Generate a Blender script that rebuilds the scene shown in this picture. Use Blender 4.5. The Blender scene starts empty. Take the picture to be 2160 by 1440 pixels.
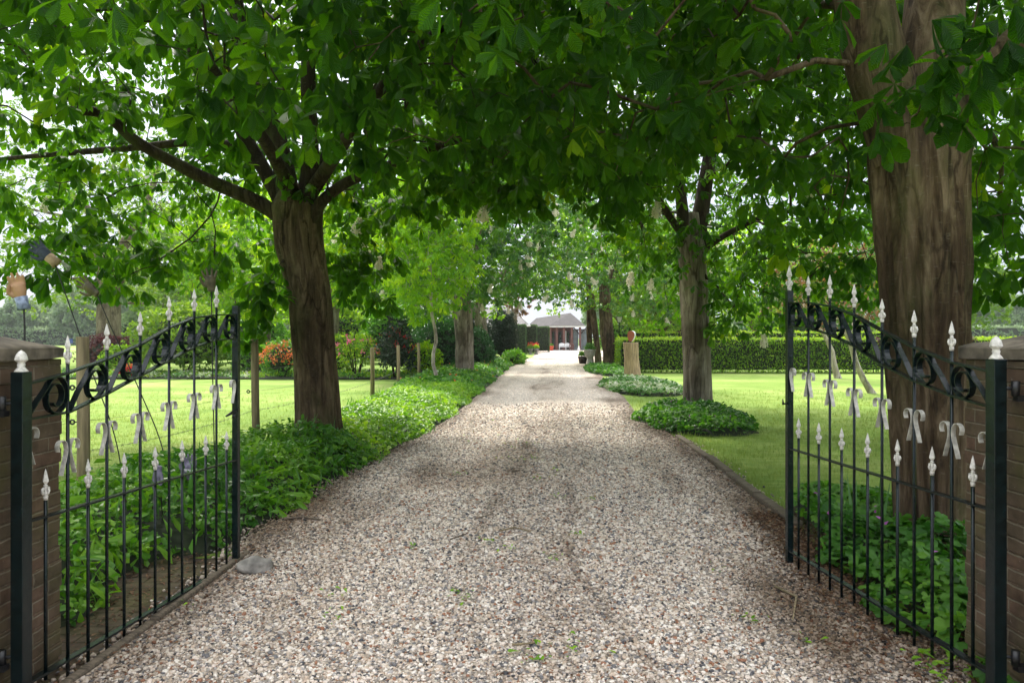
import bpy, bmesh, math, random
import numpy as np
from mathutils import Vector, Matrix, noise as mnoise
C = bpy.context.scene
COL = C.collection
R = math.radians
F, H, HY = 1550.0, 1.55, 712.0        # focal length in photo pixels, eye height, horizon row
rng = np.random.default_rng(7)
random.seed(7)

# ------------------------------------------------------------------ camera, world, sun, exposure
cam = bpy.data.cameras.new('camera'); camo = bpy.data.objects.new('camera', cam); COL.objects.link(camo)
camo.location = (0, 0, H); camo.rotation_euler = (R(90), 0, 0)
cam.sensor_width = 36; cam.lens = 36 * F / 2160; cam.shift_y = -8 / 2160
cam.clip_start = 0.05; cam.clip_end = 3000
C.camera = camo
SUN_EL, SUN_AZ = 50, -24               # azimuth measured from +Y towards +X
w = bpy.data.worlds.new('World'); C.world = w; w.use_nodes = True
nt = w.node_tree; bg = nt.nodes['Background']
sky = nt.nodes.new('ShaderNodeTexSky'); sky.sky_type = 'NISHITA'; sky.sun_disc = False
sky.sun_elevation = R(SUN_EL); sky.sun_rotation = R(SUN_AZ)
sky.air_density = 1.0; sky.dust_density = 3.0; sky.ozone_density = 1.0
mx = nt.nodes.new('ShaderNodeMix'); mx.data_type = 'RGBA'
tc = nt.nodes.new('ShaderNodeTexCoord'); nz = nt.nodes.new('ShaderNodeTexNoise'); nz.inputs['Scale'].default_value = 2.2
nz.inputs['Detail'].default_value = 6
mr = nt.nodes.new('ShaderNodeMapRange'); mr.inputs[1].default_value = .3; mr.inputs[2].default_value = .7
mr.inputs[3].default_value = .68; mr.inputs[4].default_value = .95
nt.links.new(tc.outputs['Generated'], nz.inputs['Vector']); nt.links.new(nz.outputs['Fac'], mr.inputs[0])
nt.links.new(mr.outputs[0], mx.inputs['Factor'])
sxyz = nt.nodes.new('ShaderNodeSeparateXYZ'); nt.links.new(tc.outputs['Generated'], sxyz.inputs[0])
grd = nt.nodes.new('ShaderNodeMapRange'); grd.interpolation_type = 'SMOOTHSTEP'; grd.inputs[1].default_value = 0.0; grd.inputs[2].default_value = .75
nt.links.new(sxyz.outputs[2], grd.inputs[0])
cl = nt.nodes.new('ShaderNodeMix'); cl.data_type = 'RGBA'; cl.inputs[6].default_value = (3.5, 3.9, 4.8, 1); cl.inputs[7].default_value = (12.5, 12.8, 13.2, 1)
nt.links.new(grd.outputs[0], cl.inputs[0])
nt.links.new(sky.outputs[0], mx.inputs[6]); nt.links.new(cl.outputs[2], mx.inputs[7])
nt.links.new(mx.outputs[2], bg.inputs['Color']); bg.inputs['Strength'].default_value = 0.096
sun = bpy.data.lights.new('sun', 'SUN'); suno = bpy.data.objects.new('sun', sun); COL.objects.link(suno)
sun.energy = 3.3; sun.angle = R(10); sun.color = (1.0, .95, .85)
d = Vector((math.sin(R(SUN_AZ)) * math.cos(R(SUN_EL)), math.cos(R(SUN_AZ)) * math.cos(R(SUN_EL)), math.sin(R(SUN_EL))))
suno.rotation_euler = d.to_track_quat('Z', 'Y').to_euler(); suno.location = d * 60
C.view_settings.view_transform = 'Standard'; C.view_settings.look = 'None'
C.view_settings.gamma = 1; C.view_settings.exposure = 1.2
C.cycles.max_bounces = 7; C.cycles.diffuse_bounces = 3; C.cycles.transmission_bounces = 4
C.cycles.transparent_max_bounces = 4; C.cycles.caustics_reflective = False; C.cycles.caustics_refractive = False

# ------------------------------------------------------------------ placing helpers
def P(px, py, Y): return Vector(((px - 1080) * Y / F, Y, H - (py - HY) * Y / F))
def G(px, py, z=0.0):
    Y = (H - z) * F / (py - HY); return ((px - 1080) * Y / F, Y)

def tag(o, label=None, cat=None, group=None, kind=None):
    if label: o['label'] = label
    if cat: o['category'] = cat
    if group: o['group'] = group
    if kind: o['kind'] = kind
    return o
def empty(name, loc, label, cat, group=None, rz=0.0):
    o = bpy.data.objects.new(name, None); COL.objects.link(o); o.location = loc; o.rotation_euler[2] = rz
    o.empty_display_size = .1
    return tag(o, label, cat, group)
def copy_tree(o, parent=None):
    c = o.copy(); COL.objects.link(c); c.parent = parent
    for ch in list(o.children): copy_tree(ch, c)
    return c

class MB:
    """collects geometry, then links it as one mesh object"""
    def __init__(s): s.v = []; s.f = []; s.uv = []; s.sm = []; s.n = 0
    def add(s, V, Fc, uv=None, smooth=False):
        s.v += [tuple(p) for p in V]
        for i, f in enumerate(Fc):
            s.f.append(tuple(a + s.n for a in f)); s.sm.append(smooth)
            s.uv.append(uv[i] if uv else None)
        s.n += len(V); return s
    def box(s, a, b, M=None, skip=()):
        x0, y0, z0 = a; x1, y1, z1 = b
        V = [Vector(p) for p in ((x0,y0,z0),(x1,y0,z0),(x1,y1,z0),(x0,y1,z0),(x0,y0,z1),(x1,y0,z1),(x1,y1,z1),(x0,y1,z1))]
        Fc = [(3,2,1,0),(4,5,6,7),(0,1,5,4),(1,2,6,5),(2,3,7,6),(3,0,4,7)]
        uv = []
        for f in Fc:
            pts = [V[i] for i in f]; n = (pts[1]-pts[0]).cross(pts[2]-pts[0])
            ax = max(range(3), key=lambda k: abs(n[k]))
            uv.append([((p.x,p.y) if ax == 2 else (p.x,p.z) if ax == 1 else (p.y,p.z)) for p in pts])
        if M: V = [M @ p for p in V]
        return s.add(V, Fc, uv)
    def tube(s, pts, rad, k=8, cap=True, smooth=True):
        pts = [Vector(p) for p in pts]; n = len(pts)
        if not hasattr(rad, '__len__'): rad = [rad] * n
        V = []; up = None
        for i, p in enumerate(pts):
            t = (pts[min(i+1, n-1)] - pts[max(i-1, 0)])
            if t.length < 1e-9: t = Vector((0,0,1))
            t.normalize()
            if up is None: up = Vector((1,0,0)) if abs(t.x) < .9 else Vector((0,1,0))
            u = (up - t * up.dot(t)).normalized(); up = u; v = t.cross(u)
            for j in range(k):
                a = 2 * math.pi * j / k
                V.append(p + (u * math.cos(a) + v * math.sin(a)) * rad[i])
        Fc = [(i*k+j, i*k+(j+1)%k, (i+1)*k+(j+1)%k, (i+1)*k+j) for i in range(n-1) for j in range(k)]
        if cap: Fc += [tuple(range(k))[::-1], tuple((n-1)*k + j for j in range(k))]
        return s.add(V, Fc, None, smooth)
    def lathe(s, prof, c, k=16, sx=1, sy=1):
        V = [(c[0]+r*math.cos(2*math.pi*j/k)*sx, c[1]+r*math.sin(2*math.pi*j/k)*sy, c[2]+z) for r, z in prof for j in range(k)]
        n = len(prof)
        Fc = [(i*k+j, i*k+(j+1)%k, (i+1)*k+(j+1)%k, (i+1)*k+j) for i in range(n-1) for j in range(k)]
        Fc += [tuple(range(k))[::-1], tuple((n-1)*k + j for j in range(k))]
        return s.add(V, Fc, None, True)
    def ball(s, c, r, M=None, k=10, m=7):
        r = r if hasattr(r, '__len__') else (r, r, r)
        V = []
        for i in range(m+1):
            th = math.pi * i / m
            for j in range(k):
                a = 2*math.pi*j/k; q = Vector((r[0]*math.sin(th)*math.cos(a), r[1]*math.sin(th)*math.sin(a), r[2]*math.cos(th)))
                if M: q = M @ q
                V.append(Vector(c) + q)
        Fc = [(i*k+j, (i+1)*k+j, (i+1)*k+(j+1)%k, i*k+(j+1)%k) for i in range(m) for j in range(k)]
        return s.add(V, Fc, None, True)
    def build(s, name, mat, parent=None, bevel=0, loc=None):
        me = bpy.data.meshes.new(name); V = s.v
        if loc is not None: V = [(p[0]-loc[0], p[1]-loc[1], p[2]-loc[2]) for p in V]
        me.from_pydata(V, [], s.f)
        me.polygons.foreach_set('use_smooth', s.sm)
        if any(u for u in s.uv):
            ul = me.uv_layers.new(name='UVMap').data; i = 0
            for f, u in zip(s.f, s.uv):
                for k in range(len(f)):
                    if u: ul[i].uv = u[k]
                    i += 1
        me.materials.append(mat); me.update()
        o = bpy.data.objects.new(name, me); COL.objects.link(o)
        if loc is not None: o.location = loc
        if parent is not None:
            o.parent = parent
        if bevel:
            b = o.modifiers.new('bevel', 'BEVEL'); b.width = bevel; b.segments = 2; b.limit_method = 'ANGLE'; b.angle_limit = R(35)
        return o
def part(mb, name, mat, root, **k):
    """mb is in world coordinates; root is an unrotated Empty"""
    mb.v = [(p[0]-root.location[0], p[1]-root.location[1], p[2]-root.location[2]) for p in mb.v]
    return mb.build(name, mat, root, **k)
def subpart(mb, name, mat, p, **k):
    L = Vector(p.parent.location) if p.parent else Vector(p.location)
    mb.v = [(q[0]-L[0], q[1]-L[1], q[2]-L[2]) for q in mb.v]
    return mb.build(name, mat, p, **k)

def np_mesh(name, V, loops, sizes, mat, attr=None, smooth=False, parent=None, loc=(0,0,0)):
    me = bpy.data.meshes.new(name)
    V = np.asarray(V, dtype=np.float32) - np.asarray(loc, dtype=np.float32)
    me.vertices.add(len(V)); me.vertices.foreach_set('co', V.ravel())
    me.loops.add(len(loops)); me.loops.foreach_set('vertex_index', np.asarray(loops, dtype=np.int32))
    st = np.zeros(len(sizes), dtype=np.int32); st[1:] = np.cumsum(sizes)[:-1]
    me.polygons.add(len(sizes)); me.polygons.foreach_set('loop_start', st)
    me.polygons.foreach_set('use_smooth', np.full(len(sizes), smooth, dtype=bool))
    me.update(calc_edges=True)
    if attr is not None:
        a = me.attributes.new('leafuv', 'FLOAT_VECTOR', 'POINT'); a.data.foreach_set('vector', np.asarray(attr, dtype=np.float32).ravel())
    me.materials.append(mat)
    o = bpy.data.objects.new(name, me); COL.objects.link(o)
    if parent is None: o.location = loc
    else: o.parent = parent
    return o

def rotmats(yaw, pitch, roll):
    cy, sy, cp, sp, cr, sr = np.cos(yaw), np.sin(yaw), np.cos(pitch), np.sin(pitch), np.cos(roll), np.sin(roll)
    Rz = np.zeros((len(yaw),3,3)); Rz[:,0,0]=cy; Rz[:,0,1]=-sy; Rz[:,1,0]=sy; Rz[:,1,1]=cy; Rz[:,2,2]=1
    Ry = np.zeros_like(Rz); Ry[:,0,0]=cp; Ry[:,0,2]=sp; Ry[:,2,0]=-sp; Ry[:,2,2]=cp; Ry[:,1,1]=1
    Rx = np.zeros_like(Rz); Rx[:,1,1]=cr; Rx[:,1,2]=-sr; Rx[:,2,1]=sr; Rx[:,2,2]=cr; Rx[:,0,0]=1
    return Rz @ Ry @ Rx

class Scat:
    """copies of small templates packed into one mesh"""
    def __init__(s): s.V=[]; s.L=[]; s.S=[]; s.A=[]; s.n=0
    def add(s, tmpl, pos, rot, scale, rnd=None):
        tv, tf, ta = tmpl; N = len(pos); k = len(tv)
        if N == 0: return s
        scale = np.asarray(scale, dtype=float)
        sc = scale[:, None, None] if scale.ndim == 1 else scale[:, None, :]
        V = np.einsum('nij,nkj->nki', rot, tv[None] * sc) + np.asarray(pos)[:, None, :]
        fl = np.concatenate([np.array(f) for f in tf]); fs = np.array([len(f) for f in tf])
        s.L.append((fl[None] + (np.arange(N) * k)[:, None] + s.n).ravel()); s.S.append(np.tile(fs, N))
        s.V.append(V.reshape(-1, 3)); s.n += N * k
        if rnd is None: rnd = rng.random(N)
        A = np.zeros((N, k, 3)); A[:, :, :2] = ta[None]; A[:, :, 2] = np.asarray(rnd)[:, None]
        s.A.append(A.reshape(-1, 3)); return s
    def build(s, name, mat, parent=None, loc=(0,0,0), smooth=False):
        return np_mesh(name, np.concatenate(s.V), np.concatenate(s.L), np.concatenate(s.S), mat, np.concatenate(s.A), smooth, parent, loc)

# ------------------------------------------------------------------ leaf templates
def leaflet(L, W, st, fold=.22, droop=.18):
    prof = {0: .03, .25: .3, .45: .62, .5: .7, .72: 1, .78: 1, .92: .62, 1: 0}
    v = []; f = []; a = []
    idx = []
    for t in st:
        ww = np.interp(t, sorted(prof), [prof[k] for k in sorted(prof)]) * W / 2
        z = -droop * L * t * t
        if t in (0, 1):
            idx.append((len(v),) * 3); v.append((t*L, 0, z)); a.append((t, 0))
        else:
            i = len(v); v += [(t*L, ww, z + fold*ww), (t*L, 0, z), (t*L, -ww, z + fold*ww)]
            a += [(t, 1), (t, 0), (t, 1)]; idx.append((i, i+1, i+2))
    for p, q in zip(idx[:-1], idx[1:]):
        for (c, d) in ((0, 1), (1, 2)):
            poly = []
            for k in (p[c], q[c], q[d], p[d]):
                if k not in poly: poly.append(k)
            f.append(tuple(poly[::-1]))
    return np.array(v, float), f, np.array(a, float)
def palmate(n, st, L=.5, W=.2, down=32, spread=300):
    """horse chestnut leaf: n leaflets fanned round the petiole and hanging"""
    VV = []; FF = []; AA = []; k = 0
    for i in range(n):
        t = i / (n - 1) * 2 - 1; ang = R(t * spread / 2); s = 1 - .38 * t * t
        v, f, a = leaflet(L * s, W * s, st)
        dn = R(down + 8 * math.sin(i * 2.3)); c, q = math.cos(dn), math.sin(dn)
        v = v @ np.array([[c, 0, -q], [0, 1, 0], [q, 0, c]])
        c, q = math.cos(ang), math.sin(ang); v = v @ np.array([[c, q, 0], [-q, c, 0], [0, 0, 1]])
        VV.append(v); AA.append(a); FF += [tuple(x + k for x in g) for g in f]; k += len(v)
    return np.concatenate(VV), FF, np.concatenate(AA)
def flatpal(n=5, L=.5, W=.3, down=25, spread=290):
    VV = []; FF = []; AA = []; k = 0
    for i in range(n):
        t = i / (n - 1) * 2 - 1; ang = R(t * spread / 2); s = 1 - .35 * t * t
        v = np.array([(0,0,0),(L*s*.68, W*s/2, .02),(L*s,0,-.1*L),(L*s*.68,-W*s/2,.02)], float)
        dn = R(down); c, q = math.cos(dn), math.sin(dn); v = v @ np.array([[c,0,-q],[0,1,0],[q,0,c]])
        c, q = math.cos(ang), math.sin(ang); v = v @ np.array([[c,q,0],[-q,c,0],[0,0,1]])
        VV.append(v); AA.append(np.array([(0,0),(.7,1),(1,0),(.7,1)], float)); FF.append(tuple(x + k for x in (0,3,2,1))); k += 4
    return np.concatenate(VV), FF, np.concatenate(AA)
def spray(n=4, L=.5, W=.34, sd=1):
    """a loose tuft of simple leaves"""
    r = random.Random(sd); VV = []; FF = []; AA = []; k = 0
    for i in range(n):
        v = np.array([(0,0,0),(.45*L,W*L/1,.05*L),(L,0,-.06*L),(.45*L,-W*L/1,.05*L)], float)
        M = np.array(Matrix.Rotation(r.uniform(0, 6.28), 3, 'Z') @ Matrix.Rotation(r.uniform(-.9, .9), 3, 'Y') @ Matrix.Rotation(r.uniform(-.8, .8), 3, 'X'))
        v = v @ M.T + np.array([r.uniform(-.3, .3) for _ in range(3)]) * L
        VV.append(v); AA.append(np.array([(0,0),(.5,1),(1,0),(.5,1)], float)); FF.append(tuple(x + k for x in (0,3,2,1))); k += 4
    return np.concatenate(VV), FF, np.concatenate(AA)
def lobed(n=5, seed=0):
    """a soft lobed geranium leaf, cupped"""
    v = [(0, 0, 0)]; a = [(0, 0)]; m = n * 4
    for i in range(m + 1):
        t = i / m; ang = R(-150 + 300 * t); r = .5 * (.72 + .28 * abs(math.sin(t * n * math.pi)) + (.06 if i % 2 else -.04))
        v.append((r*math.cos(ang), r*math.sin(ang), -.35 * r * r + .05 * math.sin(ang * 4))); a.append((1, abs(math.sin(t * n * math.pi))))
    f = [(0, i, i + 1) for i in range(1, m + 1)]
    return np.array(v, float), f, np.array(a, float)
def blade(L=1, W=.07, bend=.35):
    v = np.array([(-W/2,0,0),(W/2,0,0),(W*.35,bend*.3,L*.6),(-W*.35,bend*.3,L*.6),(0,bend,L)], float)
    return v, [(0,1,2,3),(3,2,4)], np.array([(0,1),(0,1),(.6,1),(.6,1),(1,0)], float)
def tuft(n=7, sd=0, W=.06, spread=.35):
    r = random.Random(sd); VV=[];FF=[];AA=[];k=0
    for i in range(n):
        v, f, a = blade(r.uniform(.6, 1), W, r.uniform(.1, .6))
        c, q = math.cos(r.uniform(0, 6.28)), 0; an = r.uniform(0, 6.28); c, q = math.cos(an), math.sin(an)
        v = v @ np.array([[c,q,0],[-q,c,0],[0,0,1]]) + np.array([r.uniform(-spread,spread), r.uniform(-spread,spread), 0])
        VV.append(v); AA.append(a); FF += [tuple(x+k for x in g) for g in f]; k += len(v)
    return np.concatenate(VV), FF, np.concatenate(AA)
T_NEAR = palmate(7, (0, .25, .5, .78, .92, 1))
T_NEAR2 = palmate(5, (0, .25, .5, .78, .92, 1), W=.23, down=58, spread=230)
T_MID = palmate(6, (0, .45, .78, 1), down=52)
T_MID2 = palmate(5, (0, .45, .78, 1), down=30)
T_FAR = flatpal(5)
T_FAR2 = flatpal(5, down=50)
T_SPR = spray(5, sd=1); T_SPR2 = spray(4, sd=2)
T_OVAL = leaflet(1, .5, (0, .45, .78, 1), fold=.25, droop=.15)
T_LANCE = leaflet(1, .26, (0, .25, .5, .78, 1), fold=.3, droop=.35)
T_LOBE = lobed(5); T_TUFT = tuft(7, 1); T_TUFT2 = tuft(9, 5, .05); T_BLADE = blade()

# ------------------------------------------------------------------ materials
def mat(name):
    m = bpy.data.materials.new(name); m.use_nodes = True; nt = m.node_tree
    return m, nt, nt.nodes['Principled BSDF'], nt.nodes['Material Output']
def N(nt, t, **kw):
    n = nt.nodes.new(t)
    for k, v in kw.items():
        if k in n.inputs.keys(): n.inputs[k].default_value = v
        else: setattr(n, k, v)
    return n
def ramp(nt, stops, src=None, interp='LINEAR'):
    r = nt.nodes.new('ShaderNodeValToRGB'); r.color_ramp.interpolation = interp
    e = r.color_ramp.elements
    while len(e) > 1: e.remove(e[-1])
    e[0].position = stops[0][0]; e[0].color = (*stops[0][1], 1)
    for p, c in stops[1:]:
        x = e.new(p); x.color = (*c, 1)
    if src is not None: nt.links.new(src, r.inputs[0])
    return r
def plain(name, col, rough=.5, noise=.25, scale=8, bump=0.0, metal=0, spec=.5, streak=None):
    m, nt, b, out = mat(name)
    tc = N(nt, 'ShaderNodeTexCoord'); nz = N(nt, 'ShaderNodeTexNoise', Scale=scale, Detail=6)
    if streak:
        mp = N(nt, 'ShaderNodeMapping'); mp.inputs['Scale'].default_value = streak
        nt.links.new(tc.outputs['Object'], mp.inputs[0]); nt.links.new(mp.outputs[0], nz.inputs['Vector'])
    else: nt.links.new(tc.outputs['Object'], nz.inputs['Vector'])
    lo = tuple(c * (1 - noise) for c in col); hi = tuple(min(1, c * (1 + noise)) for c in col)
    r = ramp(nt, [(.3, lo), (.7, hi)], nz.outputs['Fac']); nt.links.new(r.outputs[0], b.inputs['Base Color'])
    b.inputs['Roughness'].default_value = rough; b.inputs['Metallic'].default_value = metal; b.inputs['Specular IOR Level'].default_value = spec
    if bump:
        bp = N(nt, 'ShaderNodeBump', Strength=bump, Distance=.01); nt.links.new(nz.outputs['Fac'], bp.inputs['Height']); nt.links.new(bp.outputs[0], b.inputs['Normal'])
    return m
def leafmat(name, stops, trans, tmix=.42, rough=.42, veins=0.0, spec=.35):
    m, nt, b, out = mat(name)
    at = N(nt, 'ShaderNodeAttribute', attribute_name='leafuv')
    sp = N(nt, 'ShaderNodeSeparateXYZ'); nt.links.new(at.outputs['Vector'], sp.inputs[0])
    cr = ramp(nt, stops, sp.outputs[2])
    hsv = N(nt, 'ShaderNodeMix', data_type='RGBA', blend_type='MULTIPLY'); hsv.inputs[0].default_value = .8
    nt.links.new(cr.outputs[0], hsv.inputs[6])
    hsv.inputs[7].default_value = (*trans, 1)
    nt.links.new(cr.outputs[0], b.inputs['Base Color'])
    b.inputs['Roughness'].default_value = rough; b.inputs['Specular IOR Level'].default_value = spec
    tr = N(nt, 'ShaderNodeBsdfTranslucent'); nt.links.new(hsv.outputs[2], tr.inputs['Color'])
    ms = N(nt, 'ShaderNodeMixShader'); ms.inputs[0].default_value = tmix
    nt.links.new(b.outputs[0], ms.inputs[1]); nt.links.new(tr.outputs[0], ms.inputs[2]); nt.links.new(ms.outputs[0], out.inputs[0])
    if veins:
        ma = N(nt, 'ShaderNodeMath', operation='MULTIPLY_ADD'); nt.links.new(sp.outputs[1], ma.inputs[0]); ma.inputs[1].default_value = -.16; nt.links.new(sp.outputs[0], ma.inputs[2])
        mb = N(nt, 'ShaderNodeMath', operation='MULTIPLY'); nt.links.new(ma.outputs[0], mb.inputs[0]); mb.inputs[1].default_value = 80
        sn = N(nt, 'ShaderNodeMath', operation='SINE'); nt.links.new(mb.outputs[0], sn.inputs[0])
        bp = N(nt, 'ShaderNodeBump', Strength=veins, Distance=.01); nt.links.new(sn.outputs[0], bp.inputs['Height'])
        nt.links.new(bp.outputs[0], b.inputs['Normal']); nt.links.new(bp.outputs[0], tr.inputs['Normal'])
    return m
def barkmat(name, dark, mid, light, moss=(.06,.08,.02), lich=.5, scale=1.0, mossamt=.5):
    m, nt, b, out = mat(name)
    tc = N(nt, 'ShaderNodeTexCoord')
    mp = N(nt, 'ShaderNodeMapping'); mp.inputs['Scale'].default_value = (5.5*scale, 5.5*scale, .95*scale); nt.links.new(tc.outputs['Object'], mp.inputs[0])
    n1 = N(nt, 'ShaderNodeTexNoise', Scale=1.5, Detail=10, Roughness=.66, Distortion=1.3); nt.links.new(mp.outputs[0], n1.inputs['Vector'])
    r1 = ramp(nt, [(.30, dark), (.46, mid), (.72, light)], n1.outputs['Fac'])
    mp2 = N(nt, 'ShaderNodeMapping'); mp2.inputs['Scale'].default_value = (1, 1, .35); nt.links.new(tc.outputs['Object'], mp2.inputs[0])
    n2 = N(nt, 'ShaderNodeTexNoise', Scale=3.2, Detail=5, Roughness=.6); nt.links.new(mp2.outputs[0], n2.inputs['Vector'])
    r2 = ramp(nt, [(.48, (0,0,0)), (.66, (mossamt,)*3)], n2.outputs['Fac'])
    mx = N(nt, 'ShaderNodeMix', data_type='RGBA'); nt.links.new(r2.outputs[0], mx.inputs[0]); nt.links.new(r1.outputs[0], mx.inputs[6]); mx.inputs[7].default_value = (*moss, 1)
    # pale horizontal lenticel flecks
    mp3 = N(nt, 'ShaderNodeMapping'); mp3.inputs['Scale'].default_value = (16, 16, 60); nt.links.new(tc.outputs['Object'], mp3.inputs[0])
    n3 = N(nt, 'ShaderNodeTexNoise', Scale=1.0, Detail=3); nt.links.new(mp3.outputs[0], n3.inputs['Vector'])
    r3 = ramp(nt, [(.62, (0,0,0)), (.70, (lich,)*3)], n3.outputs['Fac'])
    mx2 = N(nt, 'ShaderNodeMix', data_type='RGBA'); nt.links.new(r3.outputs[0], mx2.inputs[0]); nt.links.new(mx.outputs[2], mx2.inputs[6]); mx2.inputs[7].default_value = (.24, .22, .18, 1)
    b.inputs['Roughness'].default_value = .85; b.inputs['Specular IOR Level'].default_value = .2
    # cracks
    mp4 = N(nt, 'ShaderNodeMapping'); mp4.inputs['Scale'].default_value = (4*scale, 4*scale, 1.1*scale); nt.links.new(tc.outputs['Object'], mp4.inputs[0])
    n5 = N(nt, 'ShaderNodeTexNoise', Scale=1.6, Detail=5); nt.links.new(mp4.outputs[0], n5.inputs['Vector'])
    va = N(nt, 'ShaderNodeVectorMath', operation='MULTIPLY_ADD'); nt.links.new(n5.outputs['Color'], va.inputs[0]); va.inputs[1].default_value = (1.1, 1.1, 1.1); nt.links.new(mp4.outputs[0], va.inputs[2])
    vo = N(nt, 'ShaderNodeTexVoronoi', feature='DISTANCE_TO_EDGE', Scale=1.0); nt.links.new(va.outputs[0], vo.inputs['Vector'])
    n6 = N(nt, 'ShaderNodeTexNoise', Scale=1.7, Detail=3); nt.links.new(tc.outputs['Object'], n6.inputs['Vector'])
    r6 = ramp(nt, [(.44, (0,0,0)), (.58, (.7,.7,.7))], n6.outputs['Fac'])
    r5 = ramp(nt, [(0, (.12,.10,.09)), (.02, (.35,.32,.30)), (.045, (1,1,1))], vo.outputs['Distance'])
    mx5 = N(nt, 'ShaderNodeMix', data_type='RGBA', blend_type='MULTIPLY'); nt.links.new(r6.outputs[0], mx5.inputs[0]); nt.links.new(mx2.outputs[2], mx5.inputs[6]); nt.links.new(r5.outputs[0], mx5.inputs[7])
    n7 = N(nt, 'ShaderNodeTexNoise', Scale=.9, Detail=6, Roughness=.6); nt.links.new(tc.outputs['Object'], n7.inputs['Vector'])
    r7 = ramp(nt, [(.38, (.55,.50,.46)), (.6, (1.25,1.22,1.2))], n7.outputs['Fac'])
    mx7 = N(nt, 'ShaderNodeMix', data_type='RGBA', blend_type='MULTIPLY'); mx7.inputs[0].default_value = 1; nt.links.new(mx5.outputs[2], mx7.inputs[6]); nt.links.new(r7.outputs[0], mx7.inputs[7])
    nt.links.new(mx7.outputs[2], b.inputs['Base Color'])
    mi = N(nt, 'ShaderNodeMath', operation='MINIMUM'); nt.links.new(vo.outputs['Distance'], mi.inputs[0]); mi.inputs[1].default_value = .16
    ad = N(nt, 'ShaderNodeMath', operation='MULTIPLY_ADD'); nt.links.new(mi.outputs[0], ad.inputs[0]); ad.inputs[1].default_value = 1.3; nt.links.new(n1.outputs['Fac'], ad.inputs[2])
    bp = N(nt, 'ShaderNodeBump', Strength=1, Distance=.05); nt.links.new(ad.outputs[0], bp.inputs['Height']); nt.links.new(bp.outputs[0], b.inputs['Normal'])
    return m

GREEN = [(0, (.004,.026,.002)), (.5, (.008,.044,.003)), (.9, (.016,.066,.004)), (1, (.035,.10,.006))]
M = {}
M['chestnut'] = leafmat('chestnut_leaf', GREEN, (27, 13.0, 1.4), .42, .5, .5, .2)  # near leaves: canopy shade put into a darker colour than the far copy
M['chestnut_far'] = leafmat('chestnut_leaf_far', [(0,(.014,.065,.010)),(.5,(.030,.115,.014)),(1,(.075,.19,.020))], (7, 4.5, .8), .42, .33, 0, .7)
M['fresh'] = leafmat('fresh_leaf', [(0,(.09,.25,.008)),(.6,(.18,.38,.012)),(1,(.32,.50,.016))], (2.7, 2.0, .5), .55, .45)
M['dark_leaf'] = leafmat('dark_leaf', [(0,(.02,.075,.02)),(1,(.05,.14,.04))], (1.4, 1.7, .6), .3, .4)
M['oak'] = leafmat('oak_leaf', [(0,(.09,.20,.02)),(1,(.20,.32,.04))], (1.9, 1.7, .6), .45, .5)
M['hazy'] = leafmat('hazy_leaf', [(0,(.16,.24,.13)),(1,(.27,.35,.2))], (1.2, 1.3, .8), .35, .6)  # distance haze mixed into the leaf colour
M['hedge'] = leafmat('hedge_leaf', [(0,(.06,.16,.010)),(.6,(.17,.33,.018)),(1,(.38,.52,.035))], (1.9, 1.7, .4), .52, .35)
M['yew'] = leafmat('yew_leaf', [(0,(.008,.025,.012)),(1,(.025,.055,.022))], (1.0, 1.5, .5), .15, .5)
M['yew_cut'] = leafmat('yew_cut_leaf', [(0,(.03,.075,.015)),(1,(.07,.14,.025))], (1.2, 1.5, .5), .2, .5)
M['cover'] = leafmat('cover_leaf', [(0,(.035,.13,.012)),(.5,(.09,.24,.02)),(1,(.20,.38,.03))], (1.7, 1.8, .5), .38, .35)
M['cover_yellow'] = leafmat('cover_yellow_leaf', [(0,(.12,.28,.02)),(.6,(.22,.42,.03)),(1,(.34,.52,.05))], (1.5, 1.5, .4), .38, .4)
M['geran'] = leafmat('geranium_leaf', [(0,(.03,.11,.015)),(.6,(.075,.21,.025)),(1,(.16,.34,.04))], (1.6, 1.8, .5), .35, .45)
M['varieg'] = leafmat('variegated_leaf', [(0,(.10,.24,.05)),(.45,(.14,.30,.07)),(.6,(.5,.58,.36)),(1,(.72,.72,.58))], (1.1, 1.2, .8), .3, .5)
M['purple'] = leafmat('purple_leaf', [(0,(.05,.015,.02)),(1,(.14,.05,.05))], (1.5, 1.0, .8), .35, .4)
M['copper'] = leafmat('copper_leaf', [(0,(.10,.07,.03)),(.6,(.2,.10,.05)),(1,(.16,.2,.06))], (1.5, 1.2, .8), .4, .5)
M['grass'] = leafmat('grass_blade', [(0,(.12,.21,.04)),(.6,(.23,.32,.075)),(1,(.42,.46,.17))], (1.5, 1.4, .6), .42, .6)
M['iris'] = leafmat('iris_leaf', [(0,(.06,.17,.04)),(1,(.13,.27,.07))], (1.4, 1.6, .6), .35, .4)
M['litter'] = leafmat('litter_leaf', [(0,(.05,.025,.012)),(.6,(.12,.06,.03)),(1,(.22,.13,.07))], (1, 1, 1), .1, .8)
def petal(name, a, b_): return leafmat(name, [(0, a), (1, b_)], (1.2, 1.2, 1.2), .35, .5)
M['white_petal'] = petal('white_petal', (.6,.55,.42), (.85,.80,.72))
M['orange'] = petal('orange_petal', (.62,.12,.03), (.80,.26,.07))
M['red'] = petal('red_petal', (.55,.01,.02), (.8,.04,.05))
M['pink'] = petal('pink_petal', (.7,.06,.22), (.85,.2,.4))
M['mauve'] = petal('mauve_petal', (.42,.08,.40), (.6,.2,.6))
M['yellow'] = petal('yellow_petal', (.75,.5,.05), (.85,.65,.12))
M['bark'] = barkmat('chestnut_bark', (.020,.013,.008), (.098,.067,.040), (.25,.19,.125), lich=.3)
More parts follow.
